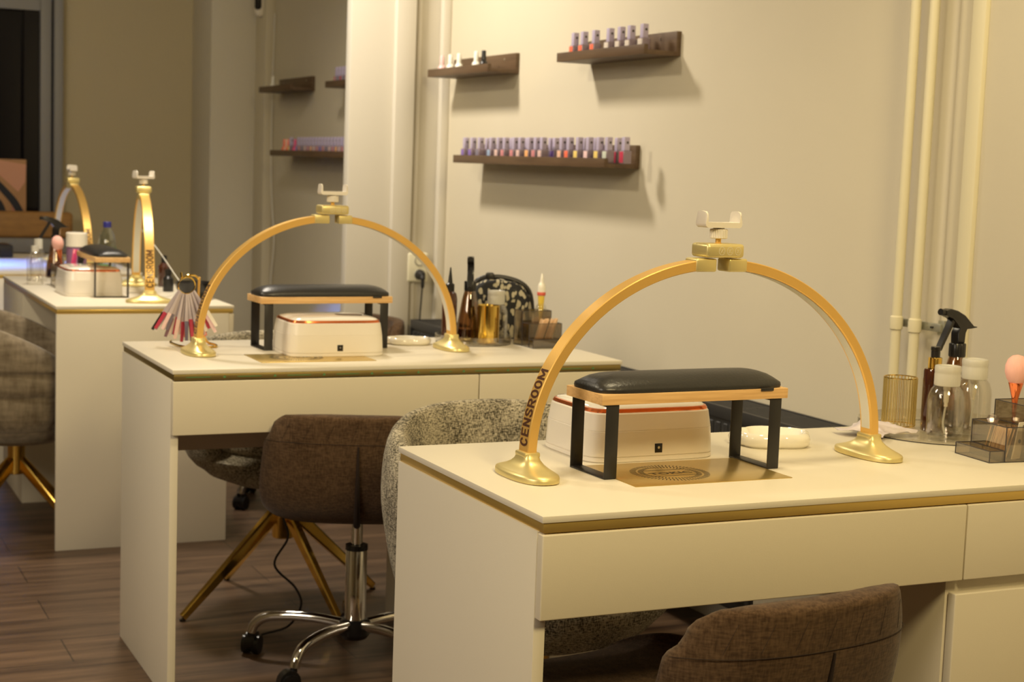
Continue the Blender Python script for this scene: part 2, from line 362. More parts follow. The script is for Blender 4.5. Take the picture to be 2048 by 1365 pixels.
def arch_lamp(loc, rz, label):
    t = thing('arch_lamp', label, 'lamp', loc, rz, 'gold arch lamps on the desks')
    for s in (-1, 1):
        b = B(); rings = []
        for hz, f in ((0, .94), (.0015, 1), (.0075, 1.0), (.010, .975), (.013, .86), (.017, .70), (.022, .56), (.028, .46), (.034, .42), (.0375, .41)):
            ff = (f - .41) / .59
            a = .013 + .023 * ff; bb = .0195 + .0545 * ff
            rings.append([(s * HA * 1.0 + x - s * 0, y, hz) for x, y in stadium(a, bb, 40, 2.4 + 1.2 * (1 - ff))])
        loft(b, rings); ft = obj('base', b, M['goldcap'], t, ang=50)
        b = B(); box(b, s * HA - .0135, s * HA + .0135, -.0175, .0175, .031, .040, .003); obj('neck_collar', b, M['goldcap'], ft)
        # limb
        b = B(); rings = []; prof = [(-.008, -.0138), (-.0068, -.015), (.0066, -.015), (.008, -.0136), (.008, .0136), (.0066, .015), (-.0068, .015), (-.008, .0138)]
        for k in range(49):
            th = math.radians(0 + 86.5 * k / 48); ring = []
            for o_, y in prof:
                x, z = arc(th, o_); ring.append((-s * x, y, z))
            rings.append(ring)
        loft(b, rings); lb = obj('arm', b, M['goldband'], t, ang=40)
        b = B(); rings = []
        for k in range(41):
            th = math.radians(3 + 81 * k / 40); ring = []
            for o_, y in ((-.0078, -.0105), (-.0088, -.0105), (-.0088, .0105), (-.0078, .0105)):
                x, z = arc(th, o_); ring.append((-s * x, y, z))
            rings.append(ring)
        loft(b, rings); obj('light_diffuser', b, M['diff'], lb)
        b = B(); box(b, s * .0305 - .019 + 0 * s, s * .0305 + .016 if s > 0 else s * .0305 + .019, -.0175, .0175, ZB + HB - .012, ZB + HB + .0088, .003, 3)
        obj('connector', b, M['goldcap'], t)
    # lettering on the outer face of the left arm
    el = [(.5 + .44 * math.cos(2 * PI * k / 20), .5 + .5 * math.sin(2 * PI * k / 20)) for k in range(21)]
    GL = {'C': [el[2:19]], 'E': [[(.9, 1), (.1, 1), (.1, 0), (.9, 0)], [(.1, .5), (.8, .5)]], 'N': [[(.08, 0), (.08, 1), (.92, 0), (.92, 1)]],
          'S': [[(.92, .8), (.76, .96), (.5, 1), (.22, .94), (.1, .76), (.24, .59), (.5, .5), (.78, .41), (.92, .25), (.8, .06), (.5, 0), (.22, .04), (.06, .2)]],
          'R': [[(.08, 0), (.08, 1), (.6, 1), (.85, .93), (.93, .75), (.85, .56), (.6, .49), (.08, .49)], [(.5, .49), (.95, 0)]], 'O': [el], 'M': [[(.05, 0), (.05, 1), (.5, .2), (.95, 1), (.95, 0)]]}
    bm = B(); pos = 0.0; HT = .0195; TH = .00185
    for ch in 'CENSROOM':
        wd_ = .0152 if ch == 'M' else .0112
        for line in GL[ch]:
            P = [Vector((pos + a * wd_, b_ * HT)) for a, b_ in line]
            for q0, q1 in zip(P, P[1:]):
                d = (q1 - q0); n_ = max(1, int(d.length / .003)); u_ = d.normalized(); nn = Vector((-u_.y, u_.x)) * TH; a0 = q0 - u_ * TH * .7; a1 = q1 + u_ * TH * .7
                for k in range(n_):
                    c0 = a0.lerp(a1, k / n_); c1 = a0.lerp(a1, (k + 1) / n_)
                    bm.faces.new([bm.verts.new((c.x, c.y, 0)) for c in (c0 + nn, c1 + nn, c1 - nn, c0 - nn)])
        pos += wd_ + .0040
    for v in bm.verts:
        th = math.radians(2.9) + v.co.x / (.5 * (HA + HB)); y = -.0098 + v.co.y
        x, z = arc(th, .0084); v.co = Vector((x, y, z))
    obj('lettering', bm, M['print'], t, smooth=False)
    b = B(); box(b, -.035, .035, -.0245, .0245, ZB + HB + .0105, ZB + HB + .0325, .005, 3); hb = obj('control_box', b, M['goldcap'], t)
    b = B()
    for k in range(3):
        cx = -.0085 + k * .0152; cz = ZB + HB + .0215
        n = 28
        ro = [b.verts.new((cx + .0056 * math.cos(2 * PI * i / n), -.0247, cz + .0064 * math.sin(2 * PI * i / n))) for i in range(n)]
        ri = [b.verts.new((cx + .0051 * math.cos(2 * PI * i / n), -.0247, cz + .0059 * math.sin(2 * PI * i / n))) for i in range(n)]
        for i in range(n): b.faces.new((ro[i], ro[(i + 1) % n], ri[(i + 1) % n], ri[i]))
        for (a0, c0, a1, c1) in (((-.002, -.003, .002, .003),) + (((-.0022, .002, -.0008, .001), (.001, -.002, .003, -.002)) if k else ((-.0028, .0018, -.0018, .002), (.0018, -.002, .0028, -.002)))):
            d = Vector((c0 - a0, 0, c1 - a1)) if 0 else None
            px, pz, qx, qz = cx + a0, cz + c0, cx + a1, cz + c1
            l = math.hypot(qx - px, qz - pz) or 1; nx, nz = -(qz - pz) / l * .0003, (qx - px) / l * .0003
            b.faces.new([b.verts.new(p) for p in ((px + nx, -.0247, pz + nz), (qx + nx, -.0247, qz + nz), (qx - nx, -.0247, qz - nz), (px - nx, -.0247, pz - nz))])
    obj('button_icon', b, M['whitegl'], hb, smooth=False)
    zt = ZB + HB + .0325
    lathe_obj('stem', M['goldband'], t, [(.006, zt), (.0045, zt + .0015), (.0045, zt + .012)], n=20)
    b = B(); n = 48; rings = []
    for hz, rr in ((.0075, .0120), (.0085, .0138), (.0215, .0138), (.0225, .0128), (.0232, .009), (.026, .009)):
        rings.append([((rr + (.0004 if i % 2 else -.0004) * (rr > .012)) * math.cos(2 * PI * i / n), (rr + (.0004 if i % 2 else -.0004) * (rr > .012)) * math.sin(2 * PI * i / n), zt + hz) for i in range(n)])
    loft(b, rings); kn = obj('knob', b, M['white'], t)
    # phone clamp: a U of constant section, .026 deep
    b = B(); z0 = zt + .0245
    out = [(-.0335, z0 + .026), (-.0345, z0 + .006), (-.0325, z0 + .001), (-.028, z0), (.028, z0), (.0325, z0 + .001), (.0345, z0 + .006), (.0335, z0 + .026)]
    def U(dy, grow):
        pts = []
        zt_ = z0 + .0265 - grow
        o1 = [(-.034 + grow * .3, zt_), (-.0345, z0 + .007), (-.0335, z0 + .003), (-.030, z0 + .0004), (.030, z0 + .0004), (.0335, z0 + .003), (.0345, z0 + .007), (.034 - grow * .3, zt_)]
        i1 = [(.0300, zt_ + .0002), (.0295, z0 + .0095), (.0285, z0 + .0088), (-.0285, z0 + .0088), (-.0295, z0 + .0095), (-.0300, zt_ + .0002)]
        return [(x, dy, z) for x, z in o1 + i1]
    loft(b, [U(-.0145, .008), U(-.0135, .0045), U(-.010, .001), U(0, 0), U(.010, .001), U(.0135, .0045), U(.0145, .008)])
    obj('phone_clamp', b, M['white'], t, ang=40)
    return t
A0 = arch_lamp((1.364, 2.154, ZT), math.radians(1.6), 'gold arch lamp spanning the nearest desk, clamp facing the camera')
dup(A0, (1.242, 3.705, ZT), math.radians(.8), 'gold arch lamp spanning the middle desk above the wooden hand rest')
A3 = dup(A0, (1.128, 5.33, ZT), math.radians(82), 'gold arch lamp seen end-on on the end-on desk behind')
for c in A3.children:
    if c.name.startswith('phone_clamp'): c.rotation_euler.z = math.radians(-62)
dup(A0, (1.12, 6.66, ZT), math.radians(92), 'gold arch lamp farthest back, partly lit blue, behind the pink brush')

# ------------------------------------------------------------------ hand rest
def hand_rest(loc, rz, label):
    t = thing('hand_rest', label, 'hand rest', loc, rz, 'padded hand rests')
    L_, Wd = .172, .056
    b = B(); box(b, -L_, L_, -Wd, Wd, .1145, .1310, .0012); obj('board', b, M['oak'], t)
    b = B(); rings = []
    for hz, f in ((0, .985), (.0035, 1.0), (.008, .985), (.014, .90), (.0195, .74), (.0235, .52), (.0255, .28), (.0262, .06)):
        ring = []
        for x, y in stadium(1, 1, 64, 7 if f > .9 else 4.5):
            ring.append((x * (L_ - .001 - (1 - f) * .060), y * (Wd - .001 - (1 - f) * .055), .131 + hz))
        rings.append(ring)
    loft(b, rings); obj('cushion', b, M['leather'], t, ang=60)
    for s in (-1, 1):
        b = B(); x0, x1 = (s * .162, s * .140); x0, x1 = min(x0, x1), max(x0, x1)
        for y in (-.054, .051): box(b, x0, x1, y, y + .0032, .0008, .1140, .0012)
        box(b, x0, x1, -.054, .0542, 0, .0032, .0012); box(b, x0, x1, -.054, -.030, .1112, .1145, .001); box(b, x0, x1, .030, .054, .1112, .1145, .001)
        obj('leg', b, M['black'], t)
    b = B(); box(b, .118, .142, -.0585, -.0562, .1275, .1325, .0008); obj('clip', b, M['black'], t)
    return t
H0 = hand_rest((1.303, 2.152, ZT), math.radians(2), 'black padded oak hand rest standing on the nearest desk')
dup(H0, (1.248, 3.800, ZT), math.radians(2), 'black padded oak hand rest behind the white nail lamp, middle desk')
dup(H0, (1.000, 5.345, ZT), math.radians(90), 'black padded hand rest seen end-on, on the end-on desk')

# ------------------------------------------------------------------ UV nail lamp
def nail_lamp(loc, rz, label):
    t = thing('nail_lamp', label, 'nail lamp', loc, rz, 'white nail lamps')
    def ring(a, bb, z, p=6): return [(x, y, z) for x, y in stadium(a * 1.03, bb, 64, p)]
    b = B(); loft(b, [ring(.116, .094, 0), ring(.118, .096, .002), ring(.118, .096, .008), ring(.1165, .0945, .0085), ring(.1165, .0945, .0095), ring(.118, .096, .010), ring(.116, .094, .050), ring(.1152, .0932, .0505), ring(.1152, .0932, .0512), ring(.1157, .0937, .0518), ring(.112, .090, .078), ring(.110, .088, .0805)])
    obj('housing', b, M['white'], t, ang=30)
    b = B(); loft(b, [ring(.1102, .0882, .0795), ring(.1105, .0885, .0815), ring(.1085, .0865, .0855), ring(.106, .084, .0862)]); obj('copper_band', b, M['copper'], t, ang=30)
    b = B(); loft(b, [ring(.106, .084, .0855), ring(.104, .082, .0885), ring(.09, .068, .0925, 4), ring(.05, .035, .0945, 3), ring(.01, .008, .095, 2)]); tp = obj('lid', b, M['whitegl'], t, ang=50)
    b = B(); loft(b, [[(x + .045, y - .02, z) for x, y in stadium(.034, .020, 32, 3)] for z in (.0925, .0950)]); obj('display', b, M['smokeedge'], tp)
    b = B(); box(b, -.005, .009, -.0962, -.0935, .014, .029, .0005); sk = obj('power_socket', b, M['blackpl'], t)
    b = B(); tube(b, [(.002, -.0966, .0225), (.002, -.0958, .0225)], .0022, 10); obj('pin', b, M['chrome'], sk)
    b = B(); n = 24
    for s in (-1,):
        pts = [(s * (.1172 - .0007 * k / 1), 0, 0) for k in (0,)]
        pr = []
        for i in range(n + 1):
            a = PI * i / n; pr.append((s * (.1178 - .045 * (.006 + .045 * math.sin(a)) ), .045 * math.cos(a), .010 + .045 * math.sin(a)))
        tube(b, pr, .0009, 6)
    obj('side_arch_line', b, M['white'], t)
    return t
N0 = nail_lamp((1.302, 2.306, ZT), math.radians(1), 'white nail lamp with copper band behind the nearest hand rest')
dup(N0, (1.233, 3.692, ZT), math.radians(-1), 'white nail lamp with copper band on the middle desk, in front of hand rest')
dup(N0, (.955, 5.345, ZT + .0005), math.radians(90), 'white nail lamp seen end-on, beside the end-on hand rest')
# the middle-desk lamp stands in front of its hand rest
# ------------------------------------------------------------------ engraved plates
def plate(loc, label, w_=.28, d_=.170):
    t = thing('engraved_plate', label, 'plate', loc, 0, 'engraved gold plates')
    b = B(); box(b, 0, w_, 0, d_, 0, .0012, .0004); obj('sheet', b, M['plate'], t)
    b = B(); cx, cy = .107, .082
    for (a, bb, c, d2, n) in ((.064, .060, .054, .051, 64), (.051, .048, .042, .039, 54)):
        for i in range(n):
            th = 2 * PI * i / n; w2 = .0011
            p = [Vector((cx + r1 * math.cos(th), cy + r2 * math.sin(th), .0014)) for r1, r2 in ((a, bb), (c, d2))]
            dd = (p[1] - p[0]).normalized(); nn = Vector((-dd.y, dd.x, 0)) * w2 * .8
            b.faces.new([b.verts.new(q) for q in (p[0] + nn, p[1] + nn, p[1] - nn, p[0] - nn)])
    for yy in (.022, -.022): box(b, cx - .038, cx + .038, cy + yy, cy + yy + .0015, .0012, .0014)
    obj('engraving', b, M['black'], t, smooth=False)
    bm = text_mesh('TOKIC', .018, .0004); xs = [v.co.x for v in bm.verts]; c0 = (min(xs) + max(xs)) / 2
    for v in bm.verts: v.co = Vector((cx + (v.co.x - c0) * 1.3, cy - .008 + v.co.y, .0014))
    obj('engraved_word', bm, M['black'], t, smooth=False)
    return t
plate((1.163, 2.030, ZT), 'engraved gold plate lying under the nearest hand rest')
plate((1.018, 3.514, ZT), 'engraved gold plate lying in front of the middle white nail lamp', .278, .155)

# ------------------------------------------------------------------ chairs
LIFT = [0]
def shell_pt(u, v):
    P = [(.262, .400, .060), (.262, .422, .085), (.225, .436, .140), (.14, .438, .182), (.02, .432, .196), (-.09, .426, .196), (-.185, .430, .194), (-.252, .466, .200), (-.282, .54, .194), (-.296, .615, .184), (-.300, .665, .166)]
    s = v * (len(P) - 1); i = min(int(s), len(P) - 2); f = s - i
    a = P[max(i - 1, 0)]; b_ = P[i]; c = P[i + 1]; d = P[min(i + 2, len(P) - 1)]
    q = [.5 * (2 * b_[k] + (c[k] - a[k]) * f + (2 * a[k] - 5 * b_[k] + 4 * c[k] - d[k]) * f * f + (3 * b_[k] - a[k] - 3 * c[k] + d[k]) * f ** 3) for k in range(3)]
    y, z, hw = q
    bk = max(0, min(1, (s - 4.5) / 2.5)); bk = bk * bk * (3 - 2 * bk); au = abs(u)
    x = hw * math.sin(u * PI / 2 * .86) / math.sin(PI / 2 * .86)
    y += bk * .075 * au ** 2.4; z += LIFT[0]
    z += (1 - bk) * (.028 * au ** 3.0) * min(1, max(0, (s - .5) / 2)) - bk * .021 * au ** 3.6 * max(0, s - 7.8)
    return Vector((x, y, z))
def shell_out(u, v, t_=.042):
    e = .01; pu = shell_pt(min(u + e, 1), v) - shell_pt(max(u - e, -1), v); pv = shell_pt(u, min(v + e, 1)) - shell_pt(u, max(v - e, 0))
    n = pu.cross(pv).normalized()
    if n.z > 0 and v < .4 or (v >= .4 and n.y > 0): n = -n
    if v >= .4 and v < .62 and n.z > 0: n = -n
    ed = max(abs(u), 0); tt = t_ * (1 - .25 * ed ** 4)
    return shell_pt(u, v) + n * tt
def swivel_chair(loc, rz, label, group='brown swivel chairs'):
    t = thing('swivel_chair', label, 'chair', loc, rz, group)
    b = B(); nu, nv = 18, 30; I = []; O = []
    for i in range(nu + 1):
        u = -1 + 2 * i / nu
        I.append([b.verts.new(shell_pt(u, j / nv)) for j in range(nv + 1)]); O.append([b.verts.new(shell_out(u, j / nv)) for j in range(nv + 1)])
    for i in range(nu):
        for j in range(nv):
            b.faces.new((I[i][j], I[i + 1][j], I[i + 1][j + 1], I[i][j + 1])); b.faces.new((O[i][j], O[i][j + 1], O[i + 1][j + 1], O[i + 1][j]))
    for i in range(nu):
        b.faces.new((I[i][0], O[i][0], O[i + 1][0], I[i + 1][0])); b.faces.new((I[i][nv], I[i + 1][nv], O[i + 1][nv], O[i][nv]))
    for j in range(nv):
        b.faces.new((I[0][j], I[0][j + 1], O[0][j + 1], O[0][j])); b.faces.new((I[nu][j], O[nu][j], O[nu][j + 1], I[nu][j + 1]))
    sh = obj('upholstered_shell', b, M['brownfab'], t, subsurf=1)
    b = B()
    pts = [shell_out(0, .60 + .28 * k / 14, .0435) for k in range(15)]; tube(b, pts, [.0080 * (1 - k / 15) ** .7 + .0006 for k in range(15)], 8)
    obj('back_pleat', b, M['browndark'], sh)
    b = B(); pts = [shell_out(-.92 + 1.84 * k / 30, .885, .0425) for k in range(31)]; tube(b, pts, .0005, 6)
    for k in range(7):
        u0 = -.66 + .2 * k; tube(b, [shell_out(u0, .895, .0425), shell_out(u0 + .05, .95, .0420)], .0003, 5)
    obj('top_stitching', b, M['browndark'], sh)
    lathe_obj('gas_lift', M['chrome'], t, [(.014, .24), (.014, .40 + LIFT[0])], n=24)
    lathe_obj('column', M['chrome'], t, [(.022, .088), (.026, .092), (.026, .285), (.024, .288)], n=32)
    lathe_obj('column_collar', M['blackpl'], t, [(.015, .296), (.027, .296), (.0275, .284), (.024, .282)], n=32)
    b = B(); box(b, -.07, .07, -.05, .08, .375 + LIFT[0], .392 + LIFT[0], .004); obj('seat_mount', b, M['blackpl'], t)
    lathe_obj('hub', M['blackpl'], t, [(0, .062), (.030, .064), (.038, .075), (.038, .105), (.030, .112), (0, .112)], n=32)
    for k in range(5):
        a = math.radians(23 + 72 * k); dx, dy = math.cos(a), math.sin(a)
        pr = spline([(.03, .098), (.10, .106), (.17, .106), (.225, .098), (.252, .078), (.260, .058)], 5)
        b = B(); tube(b, [(p[0] * dx, p[0] * dy, p[1]) for p in pr], [.0125] * 6 + [.0125] * (len(pr) - 6), 12); lg = obj('base_arm', b, M['chrome'], t)
        b = B(); cx, cy = .262 * dx, .262 * dy; ca = a + 1.1 + k; ex, ey = math.cos(ca), math.sin(ca)
        px, py = cx - .012 * ey, cy + .012 * ex
        for s in (-1, 1): tube(b, [(px + s * ex * .006, py + s * ey * .006, .0235), (px + s * ex * .021, py + s * ey * .021, .0235)], .0235, 20)
        tube(b, [(px - ex * .012, py - ey * .012, .030), (px + ex * .012, py + ey * .012, .030)], .0255, 16)
        lathe(b, [(.008, .035), (.008, .060), (.0, .060)], cx, cy, 12)
        obj('caster', b, M['blackpl'], lg)
    return t
S0 = swivel_chair((1.282, 3.58, 0), math.radians(-20), 'brown swivel chair pushed under the middle desk, chrome base visible')
LIFT[0] = .028
swivel_chair((1.170, 1.925, 0), math.radians(8), 'brown swivel chair at bottom right, drawn up to the nearest desk').scale = (.93, .98, 1)
LIFT[0] = 0
dup(S0, (1.72, 5.38, 0), math.radians(100), 'brown swivel chair mostly hidden behind the middle desk and its hand rest')

def tub_chair(loc, rz, label, m, channels=False, h0=.735, h1=.59, legrot=25, name='tub_chair', zb=0):
    t = thing(name, label, 'chair', loc, rz, 'round tub chairs with gold legs')
    b = B(); rings = []; NF = 44; A = math.radians(128)
    for i in range(NF + 1):
        ph = -A + 2 * A * i / NF; f = abs(ph) / A
        h = h0 - (h0 - h1) * f ** 2.4
        if channels:
            pr = [(.20, .325), (.262, .365), (.288, .420), (.292, .462), (.281, .472), (.299, .482), (.306, .51), (.304, .535), (.293, .546), (.309, .556), (.312, .59 + (h - .745) * .3), (.310, h - .05), (.298, h - .015)]
        else:
            pr = [(.20, .325 + zb), (.258, .362 + zb * .8), (.284, .415 + zb * .5), (.297, .48 + zb * .2), (.308, .54), (.313, .60 + (h - .745) * .35), (.309, h - .05), (.298, h - .014)]
        pr += [(.278, h), (.262, h - .012), (.253, h - .05), (.247, .52), (.238, .46), (.20, .44)]
        sx = 1.0
        rings.append([(r * math.sin(ph), -r * math.cos(ph) * 1.0, z) for r, z in pr])
    loft(b, rings); obj('backrest', b, m, t, subsurf=1)
    b = B(); lathe(b, [(0, .300 + zb), (.15, .303 + zb), (.215, .328 + zb), (.262, .378 + zb * .8), (.268, .43), (.24, .452), (0, .452)], 0, 0, 48); obj('seat_base', b, m, t, ang=60)
    b = B(); lathe(b, [(0, .45), (.22, .45), (.238, .462), (.240, .482), (.225, .498), (.18, .504), (0, .506)], 0, .015, 48); obj('seat_cushion', b, m, t, ang=60)
    b = B(); lathe(b, [(0, .19), (.030, .19), (.032, .195), (.032, .292 + zb), (.034, .295 + zb), (.08, .296 + zb), (.08, .302 + zb), (0, .302 + zb)], 0, 0, 32); hub = obj('swivel_column', b, M['goldsh'], t)
    for k in range(4):
        a = math.radians(legrot) - rz + k * PI / 2; dx, dy = math.cos(a), math.sin(a)
        b = B(); rings = []
        for q in (0, .5, 1):
            r = .018 + q * .297; z = .232 + zb * .8 - q * (.222 + zb * .8); w2 = .013 - .005 * q; hh = .019 - .009 * q
            c = Vector((r * dx, r * dy, z)); side = Vector((-dy, dx, 0)); up = Vector((.62 * dx, .62 * dy, .78))
            rings.append([c + side * w2 * sx_ + up * hh * sy_ for sx_, sy_ in ((-1, -.7), (-.7, -1), (.7, -1), (1, -.7), (1, .7), (.7, 1), (-.7, 1), (-1, .7))])
        loft(b, rings); lg = obj('leg', b, M['goldsh'], t, ang=30)
        b = B(); lathe(b, [(0, 0), (.008, 0), (.009, .006), (0, .007)], .315 * dx, .315 * dy, 12); obj('foot_pad', b, M['blackpl'], lg)
    return t
tub_chair((1.265, 4.13, 0), PI - .15, 'grey tweed tub chair with gold legs behind the middle desk', M['tweed'], legrot=14.7, zb=.045).scale = (.96, .96, 1)
tub_chair((1.365, 2.76, 0), PI + .1, 'grey tweed tub chair rising behind the nearest desk', M['tweed'], legrot=60)
tub_chair((.708, 5.215, 0), math.radians(-90 - 14), 'taupe channel-tufted tub chair at far left by the end-on desk', M['velour'], True, .745, .60, legrot=-50).scale = (.86, .86, .98)
tub_chair((.50, 6.60, 0), math.radians(-90 - 14), 'dark taupe tub chair behind the channel-tufted one at far left', M['velour'], True, .745, .60, legrot=-12)

# ------------------------------------------------------------------ shelves
def ledge(s, z, L, label):
    t = thing('wall_shelf', label, 'shelf', (W, s, z), 0, 'walnut picture ledges')
    b = B(); box(b, -.015, 0, 0, L, 0, .07, .0008); obj('back_board', b, M['walnut'], t)
    b = B(); box(b, -.106, -.015, 0, L, 0, .013, .0006); obj('shelf_board', b, M['walnut'], t)
    b = B(); box(b, -.12, -.106, 0, L, 0, .028, .0008); obj('front_lip', b, M['walnut'], t)
    b = B()
    for y in (.09, L - .09): tube(b, [(-.0152, y, .052), (-.0165, y, .052)], .004, 10)
    obj('screw', b, M['chrome'], t)
S1, Z1, S2, Z2, S3, Z3 = 5.0456, 1.5398, 3.966, 1.5487, 4.1748, 1.2262
ledge(S3, Z3, 1.15, 'long walnut ledge below the two short ones, nearer bay')
ledge(S2, Z2, .55, 'short walnut ledge at upper right, nearer bay')
ledge(S1, Z1, .55, 'short walnut ledge at upper left with black and white bottles, nearer bay')
ledge(6.50, Z3 + .004, 1.15, 'long walnut ledge in the dim far bay beside the pier')
ledge(7.325, Z1 + .002, .54, 'short nearly empty walnut ledge in the dim far bay')
ledge(6.28, Z1 - .004, .53, 'short walnut ledge cut by the pier edge, dim far bay')
def cut(hexs): return tuple(int(hexs[i:i + 2], 16) / 255 for i in (0, 2, 4))
COL = {'violet': (.22, .13, .50), 'slate': (.20, .18, .26), 'sky blue': (.30, .42, .62), 'blush': (.72, .50, .46), 'rose': (.62, .24, .26), 'orange': (.90, .45, .18), 'coral': (.90, .18, .10), 'peach': (.82, .50, .36),
       'yellow': (.88, .66, .20), 'pale pink': (.88, .62, .62), 'pale grey': (.62, .66, .56), 'crimson': (.55, .05, .10), 'magenta': (.70, .06, .20), 'pearl': (.72, .64, .56), 'plum': (.20, .10, .14)}
CM = {k: colmat('polish_' + k.replace(' ', '_'), v) for k, v in COL.items()}
ORD = ['first', 'second', 'third', 'fourth', 'fifth', 'sixth', 'seventh', 'eighth', 'ninth', 'tenth', 'eleventh', 'twelfth', 'thirteenth', 'fourteenth', 'fifteenth', 'sixteenth', 'seventeenth', 'eighteenth']
_b = {}
def polish(x, y, z, col, label, group, rz=0):
    if not _b:
        t = thing('nail_polish_bottle', label, 'bottle', (x, y, z), rz, group)
        b = B(); box(b, -.0135, .0135, -.0135, .0135, 0, .0385, .003, 3); bo = obj('glass_body', b, M['lilacbody'], t)
        b = B(); box(b, -.0143, -.0130, -.0110, .0125, .003, .0355, .0004); sw = obj('colour_swatch', b, CM[col], t)
        b = B(); box(b, -.0092, .0092, -.0092, .0092, .0385, .078, .0018, 3); cp = obj('cap', b, M['lilac'], t)
        b = B(); tube(b, [(0.001, -.0091, .062), (0.001, -.0096, .062)], .0038, 12); obj('cap_logo', b, M['logo'], cp)
        _b['t'] = t; _b['m'] = {col: sw.data}; _b['base'] = sw.data; return t
    t = dup(_b['t'], (x, y, z), rz, label, group)
    for c in t.children:
        if c.name.startswith('colour_swatch'):
            if col not in _b['m']:
                me = _b['base'].copy(); me.materials.clear(); me.materials.append(CM[col]); _b['m'][col] = me
            c.data = _b['m'][col]
    return t
front = [5.297, 5.231, 5.166, 5.066, 5.005, 4.953, 4.879, 4.829, 4.761, 4.71, 4.663, 4.522, 4.472, 4.409, 4.341, 4.274, 4.219, 4.114]
back = [5.199, 4.993, 4.868, 4.691, 4.640, 4.45, 4.378, 4.237]
fc = ['violet', 'violet', 'slate', 'sky blue', 'blush', 'rose', 'rose', 'blush', 'orange', 'rose', 'blush', 'peach', 'coral', 'yellow', 'pale pink', 'yellow', 'pale grey', 'crimson']
fy = []
for i, y in enumerate(front):
    if fy and fy[-1] - y < .031: y = fy[-1] - .031
    fy.append(y)
for i, (y, c) in enumerate(zip(fy, fc)):
    polish(W - .083, y, Z3 + .0132, c, f'lilac-capped {c} polish bottle, {ORD[i]} from left in front row of nearer long ledge', 'polish bottles, front row of nearer long ledge')
for i, y in enumerate(back):
    c = ['slate', 'plum', 'rose', 'slate', 'violet', 'plum', 'slate', 'crimson'][i]
    if i == 4: y = back[3] - .033
    polish(W - .040, y, Z3 + .0132, c, f'lilac-capped polish bottle, {ORD[i]} from left in back row of nearer long ledge', 'polish bottles, back row of nearer long ledge')
for i, y in enumerate([4.482, 4.42, 4.345, 4.252, 4.184, 4.124, 4.048]):
    c = 'coral' if i < 3 else 'pearl'
    polish(W - .075, y, Z2 + .0132, c, f'lilac-capped {c} polish bottle, {ORD[i]} from left on upper right ledge, nearer bay', 'polish bottles on the upper right ledge')
# round bottles on the upper left ledge
def round_polish(x, y, z, m, capm, label, group='round bottles on the upper left ledge'):
    t = thing('gel_bottle', label, 'bottle', (x, y, z), 0, group)
    lathe_obj('glass_body', m, t, [(0, 0), (.0145, 0), (.016, .002), (.016, .018), (.013, .028), (.0085, .033), (0, .033)], n=24)
    lathe_obj('cap', capm, t, [(.0088, .033), (.0088, .036), (.0078, .066), (.0065, .068), (0, .068)], n=20)
pk = mat('pink_gloss', (.86, .56, .56), .25, coat=.4); wg = mat('white_gloss_bottle', (.90, .88, .80), .2, coat=.4)
for i, (y, m, c, lb) in enumerate(((5.566, pk, pk, 'pink round polish bottle at left end of upper left ledge'), (5.486, wg, wg, 'white round bottle just right of the pink bottle'), (5.405, wg, wg, 'white round bottle, middle one on the upper left ledge'),
                                   (5.249, wg, wg, 'white round bottle directly left of the black bottle'), (5.183, M['blackpl'], M['blackpl'], 'black round polish bottle on the upper left ledge'))):
    round_polish(W - .075, y, Z1 + .0132, m, c, lb)
fb = [7.55, 7.515, 7.48, 7.44, 7.375, 7.32, 7.275, 7.23, 7.185, 7.14, 7.095, 7.05, 7.005, 6.96, 6.915, 6.87, 6.825, 6.78, 6.735, 6.69, 6.65]
fcol = ['coral', 'peach', 'coral', 'yellow', 'magenta'] + ['violet', 'rose', 'slate', 'blush', 'rose', 'orange', 'blush', 'rose'] * 2
ORD += ['nineteenth', 'twentieth', 'twenty-first', 'twenty-second']
full = {}
for i, y in enumerate(fb):
    c = fcol[i]
    if i < 5 and i != 3:
        if c not in full: full[c] = (CM[c],)
        round_polish(W - .075, y, Z3 + .0172, CM[c], CM[c], f'all-{c} polish bottle, {ORD[i]} from left on long ledge of dim far bay', 'all-colour bottles on the far long ledge')
    else: polish(W - .075, y, Z3 + .0172, c, f'lilac-capped {c} polish bottle, {ORD[i]} from left on long ledge of dim far bay', 'polish bottles on the far long ledge')
for i, y in enumerate([6.775, 6.735, 6.695, 6.655, 6.615, 6.575]):
    polish(W - .075, y, Z1 + .0092, ['rose', 'slate', 'crimson', 'slate', 'rose', 'slate'][i], f'lilac-capped polish bottle, {ORD[i]} from left on ledge cut by the pier edge', 'polish bottles on the far right ledge')
round_polish(W - .075, 7.77, Z1 + .0152, wg, wg, 'lone pale bottle at left end of the far short ledge', None)

